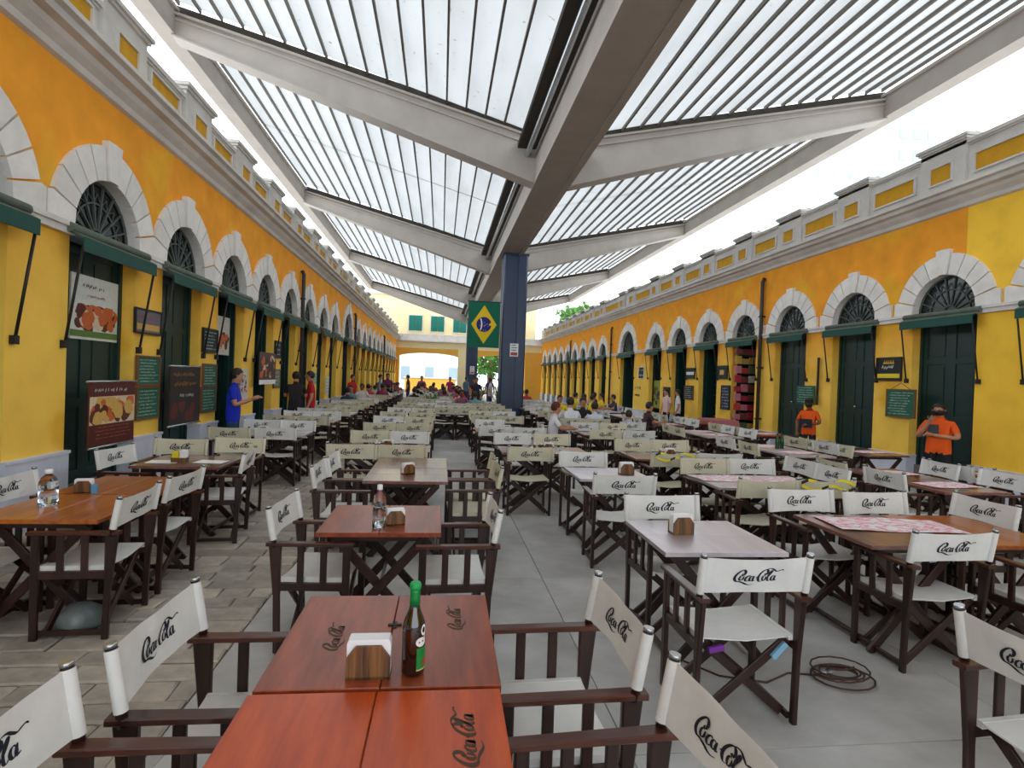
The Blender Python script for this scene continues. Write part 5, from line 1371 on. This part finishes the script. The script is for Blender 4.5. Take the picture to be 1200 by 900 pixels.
# the two waiters in orange by the right wall
t, hd = person('fold', 8.25, 8.62, facing(-1, -.55), OR, (24, 24, 28), 'person in orange shirt and black mask, one arm folded, at the right doorway', 1.56); t.scale = (1.1, 1.0, .93)
build('face_mask', MB().lathe([(.03, -.105), (.07, -.088), (.09, -.05), (.092, -.018), (.075, -.006)], 14, (hd[0], hd[1]+.016, hd[2]+.002)), M_iron, t)
build('dark_chest_panel', MB().box(-.03, .10, .125, .142, 1.14, 1.34), cm((70, 72, 74)), t)
t, hd = person('tablet', 8.2, 11.95, facing(-.9, -.8), OR, (28, 28, 34), 'person in orange shirt and black cap holding a dark menu', 1.52, SKIN2)
build('cap', MB().lathe([(.098, 0), (.1, .05), (.075, .09), (0, .105)], 14, (hd[0], hd[1]-.006, hd[2]+.035)).box(hd[0]-.06, hd[0]+.06, hd[1]+.07, hd[1]+.16, hd[2]+.04, hd[2]+.05), M_iron, t)
build('face_mask', MB().lathe([(.03, -.105), (.07, -.088), (.09, -.05), (.092, -.018), (.075, -.006)], 14, (hd[0], hd[1]+.016, hd[2]+.002)), M_iron, t)
tt = thing('menu_folder', 'dark folder held against the orange shirt of capped person', 'folder', (8.2-.19, 11.95-.165, 1.0), facing(-.9, -.8)); build('cover', MB().cbox(-.13, .13, -.012, .012, -.09, .1), M_ink, tt)
# person in blue by the left wall
person('read', -3.5, 10.35, facing(1, .15), (20, 44, 190), (40, 74, 104), 'person in blue shirt and jeans standing at the left doorway', 1.72)
person('read', -3.5, 14.6, facing(-.2, 1), (36, 30, 34), (26, 26, 32), 'person in black clothes standing before a left doorway', 1.70)
person('stand', -3.2, 14.9, facing(-1, -.3), (186, 24, 34), (40, 56, 96), 'person in red shirt and jeans beside the person in black', 1.72)
person('stand', -3.45, 23.3, facing(.8, -.5), (200, 24, 34), (60, 30, 40), 'person in red standing by the wide left arch', 1.66)
person('stand', 7.95, 19.5, facing(-1, -.2), (238, 200, 200), (24, 24, 28), 'person in pale pink shirt standing by the right wall', 1.56)
person('stand', 8.15, 19.0, facing(-1, .3), (230, 230, 232), (24, 24, 28), 'person in white shirt standing by the right wall', 1.56)
# seated group right of the big column
def seat_at(x, y):
    best = min((c for c in CHAIRS if not c[4]), key=lambda c: (c[0]-x)**2+(c[1]-y)**2); best[4] = True; return best
def seated(pose, x, y, shirt, pants, label, h=1.68, **kw):
    c = seat_at(x, y); return person(pose, c[0]-math.sin(c[2])*.02, c[1]+math.cos(c[2])*.02, c[2], shirt, pants, label, h, **kw)
chair(2.02, 11.35, 'E', 'canvas chair under the seated person in white sleeveless top', 'w', 0)
seated('sit', 2.15, 11.35, (228, 226, 232), (28, 30, 42), 'seated person in white sleeveless top facing right, by the navy column', 1.68, hair=(90, 40, 34))
seated('sit', 3.05, 13.1, (226, 228, 236), (50, 60, 80), 'seated person in white shirt seen from behind, right of column', 1.74)
seated('sit', 3.67, 13.1, (214, 218, 236), (50, 60, 80), 'second seated person in white shirt, slightly farther right', 1.62)
chair(4.25, 12.3, 'N', 'canvas chair under the small person in pale blue', 'w', 0)
seated('sit', 4.25, 12.6, (190, 204, 226), (60, 60, 70), 'small seated person in pale blue beside the white shirts', 1.45)
seated('sitback', 3.67, 14.75, (34, 30, 34), (30, 30, 38), 'seated person in black facing the camera behind the white shirts', 1.7)
seated('sit', 5.0, 14.0, (60, 40, 44), (30, 30, 38), 'seated dark-haired person in dark red right of the group', 1.65)
YEL = (244, 220, 10)
for i, (x, y) in enumerate(((3.75, 18.3), (4.6, 19.8), (5.2, 20.4), (5.75, 21.4), (6.3, 22.2))):
    seated('sit' if i % 2 else 'sitback', x, y, YEL, (40, 44, 60), ['person in yellow shirt seated nearest the navy column', 'person in yellow shirt, second from the navy column', 'person in yellow shirt, middle of the yellow group', 'person in yellow shirt, fourth from the navy column', 'person in yellow shirt, farthest right of the group'][i], 1.66)
# the crowd at the far tables
CP = [((226, 224, 222), 'off-white'), ((30, 30, 34), 'dark charcoal'), ((150, 44, 90), 'magenta'), ((200, 70, 70), 'red'), ((60, 66, 90), 'navy'), ((214, 212, 210), 'white'), ((120, 160, 160), 'teal'), ((40, 36, 40), 'black'), ((220, 150, 110), 'salmon'), ((150, 90, 110), 'plum'), ((120, 130, 150), 'grey-blue')]
rr = random.Random(21)
for c in CHAIRS:
    pr = 0 if c[1] < 19.5 else (.35 if c[1] < 24 else .85)
    if c[4] or rr.random() > pr: continue
    c[4] = True; cc, nm = rr.choice(CP); ps = rr.choice(['sit', 'sit', 'sitback'])
    person(ps, c[0], c[1], c[2], cc, rr.choice([(40, 44, 60), (50, 60, 90), (60, 52, 48)]), c[3].replace('canvas chair', 'person in %s' % nm), rr.uniform(1.55, 1.75), rr.choice([SKIN, SKIN2]), group='people seated at the far tables')
for (x, y, c, nm) in ((-2.9, 28.3, (120, 150, 180), 'grey-blue'), (-2.6, 29.2, (120, 40, 90), 'plum'), (-1.8, 33, (60, 50, 60), 'dark grey'), (-1.1, 34.5, (190, 60, 130), 'pink'), (.6, 37, (180, 40, 110), 'magenta'), (2.9, 34, (60, 60, 90), 'navy'), (4.3, 33, (40, 36, 40), 'black'), (1.7, 27.2, (44, 44, 60), 'dark blue'), (2.5, 29.0, (200, 206, 214), 'pale grey'), (1.95, 33.2, (120, 40, 50), 'wine red'), (1.6, 36.5, (90, 130, 150), 'steel blue')):
    person('stand', x, y, rr.uniform(0, 6.28), c, (50, 60, 90), 'standing person in %s at the back of the hall, among the far tables' % nm, rr.uniform(1.62, 1.76))
# potted plants among the far tables
def plant(x, y, h, lab, n=60):
    t = thing('potted_plant', lab, 'plant', (x, y, 0))
    build('pot', MB().lathe([(.0, 0), (.2, 0), (.26, .45), (.28, .5), (.24, .5), (0, .46)], 14), mat('dark_pot', S(60, 50, 44), .7), t)
    r = random.Random(int(x*10)); m = MB()
    for i in range(n):
        a = r.uniform(0, 6.28); L = r.uniform(.35, .8)*h*.7; up = r.uniform(.3, 1.2); w = .035
        p0 = Vector((0, 0, .48)); p1 = p0+Vector((math.cos(a)*L*.5, math.sin(a)*L*.5, L*up)); p2 = p0+Vector((math.cos(a)*L, math.sin(a)*L, L*up*.9)); s = Vector((-math.sin(a), math.cos(a), 0))*w
        m.quad(p0-s*.4, p0+s*.4, p1+s, p1-s); m.quad(p1-s, p1+s, p2)
    o = link('leaves', m.mesh('leaves', M_leaf, fix=False), t); o['kind'] = 'stuff'
plant(2.6, 24.3, 1.6, 'bright green potted palm just right of the near navy column', 90)
plant(2.15, 31.3, 1.4, 'dark green potted plant left of the near navy column', 70)
plant(-.3, 22.5, 1.1, 'low green potted plant in the aisle before the crowd', 60)
# the prototypes themselves are not part of the place
for p in PROTOS:
    for c in kids(p):
        for g in kids(c): bpy.data.objects.remove(g)
        bpy.data.objects.remove(c)
    bpy.data.objects.remove(p)
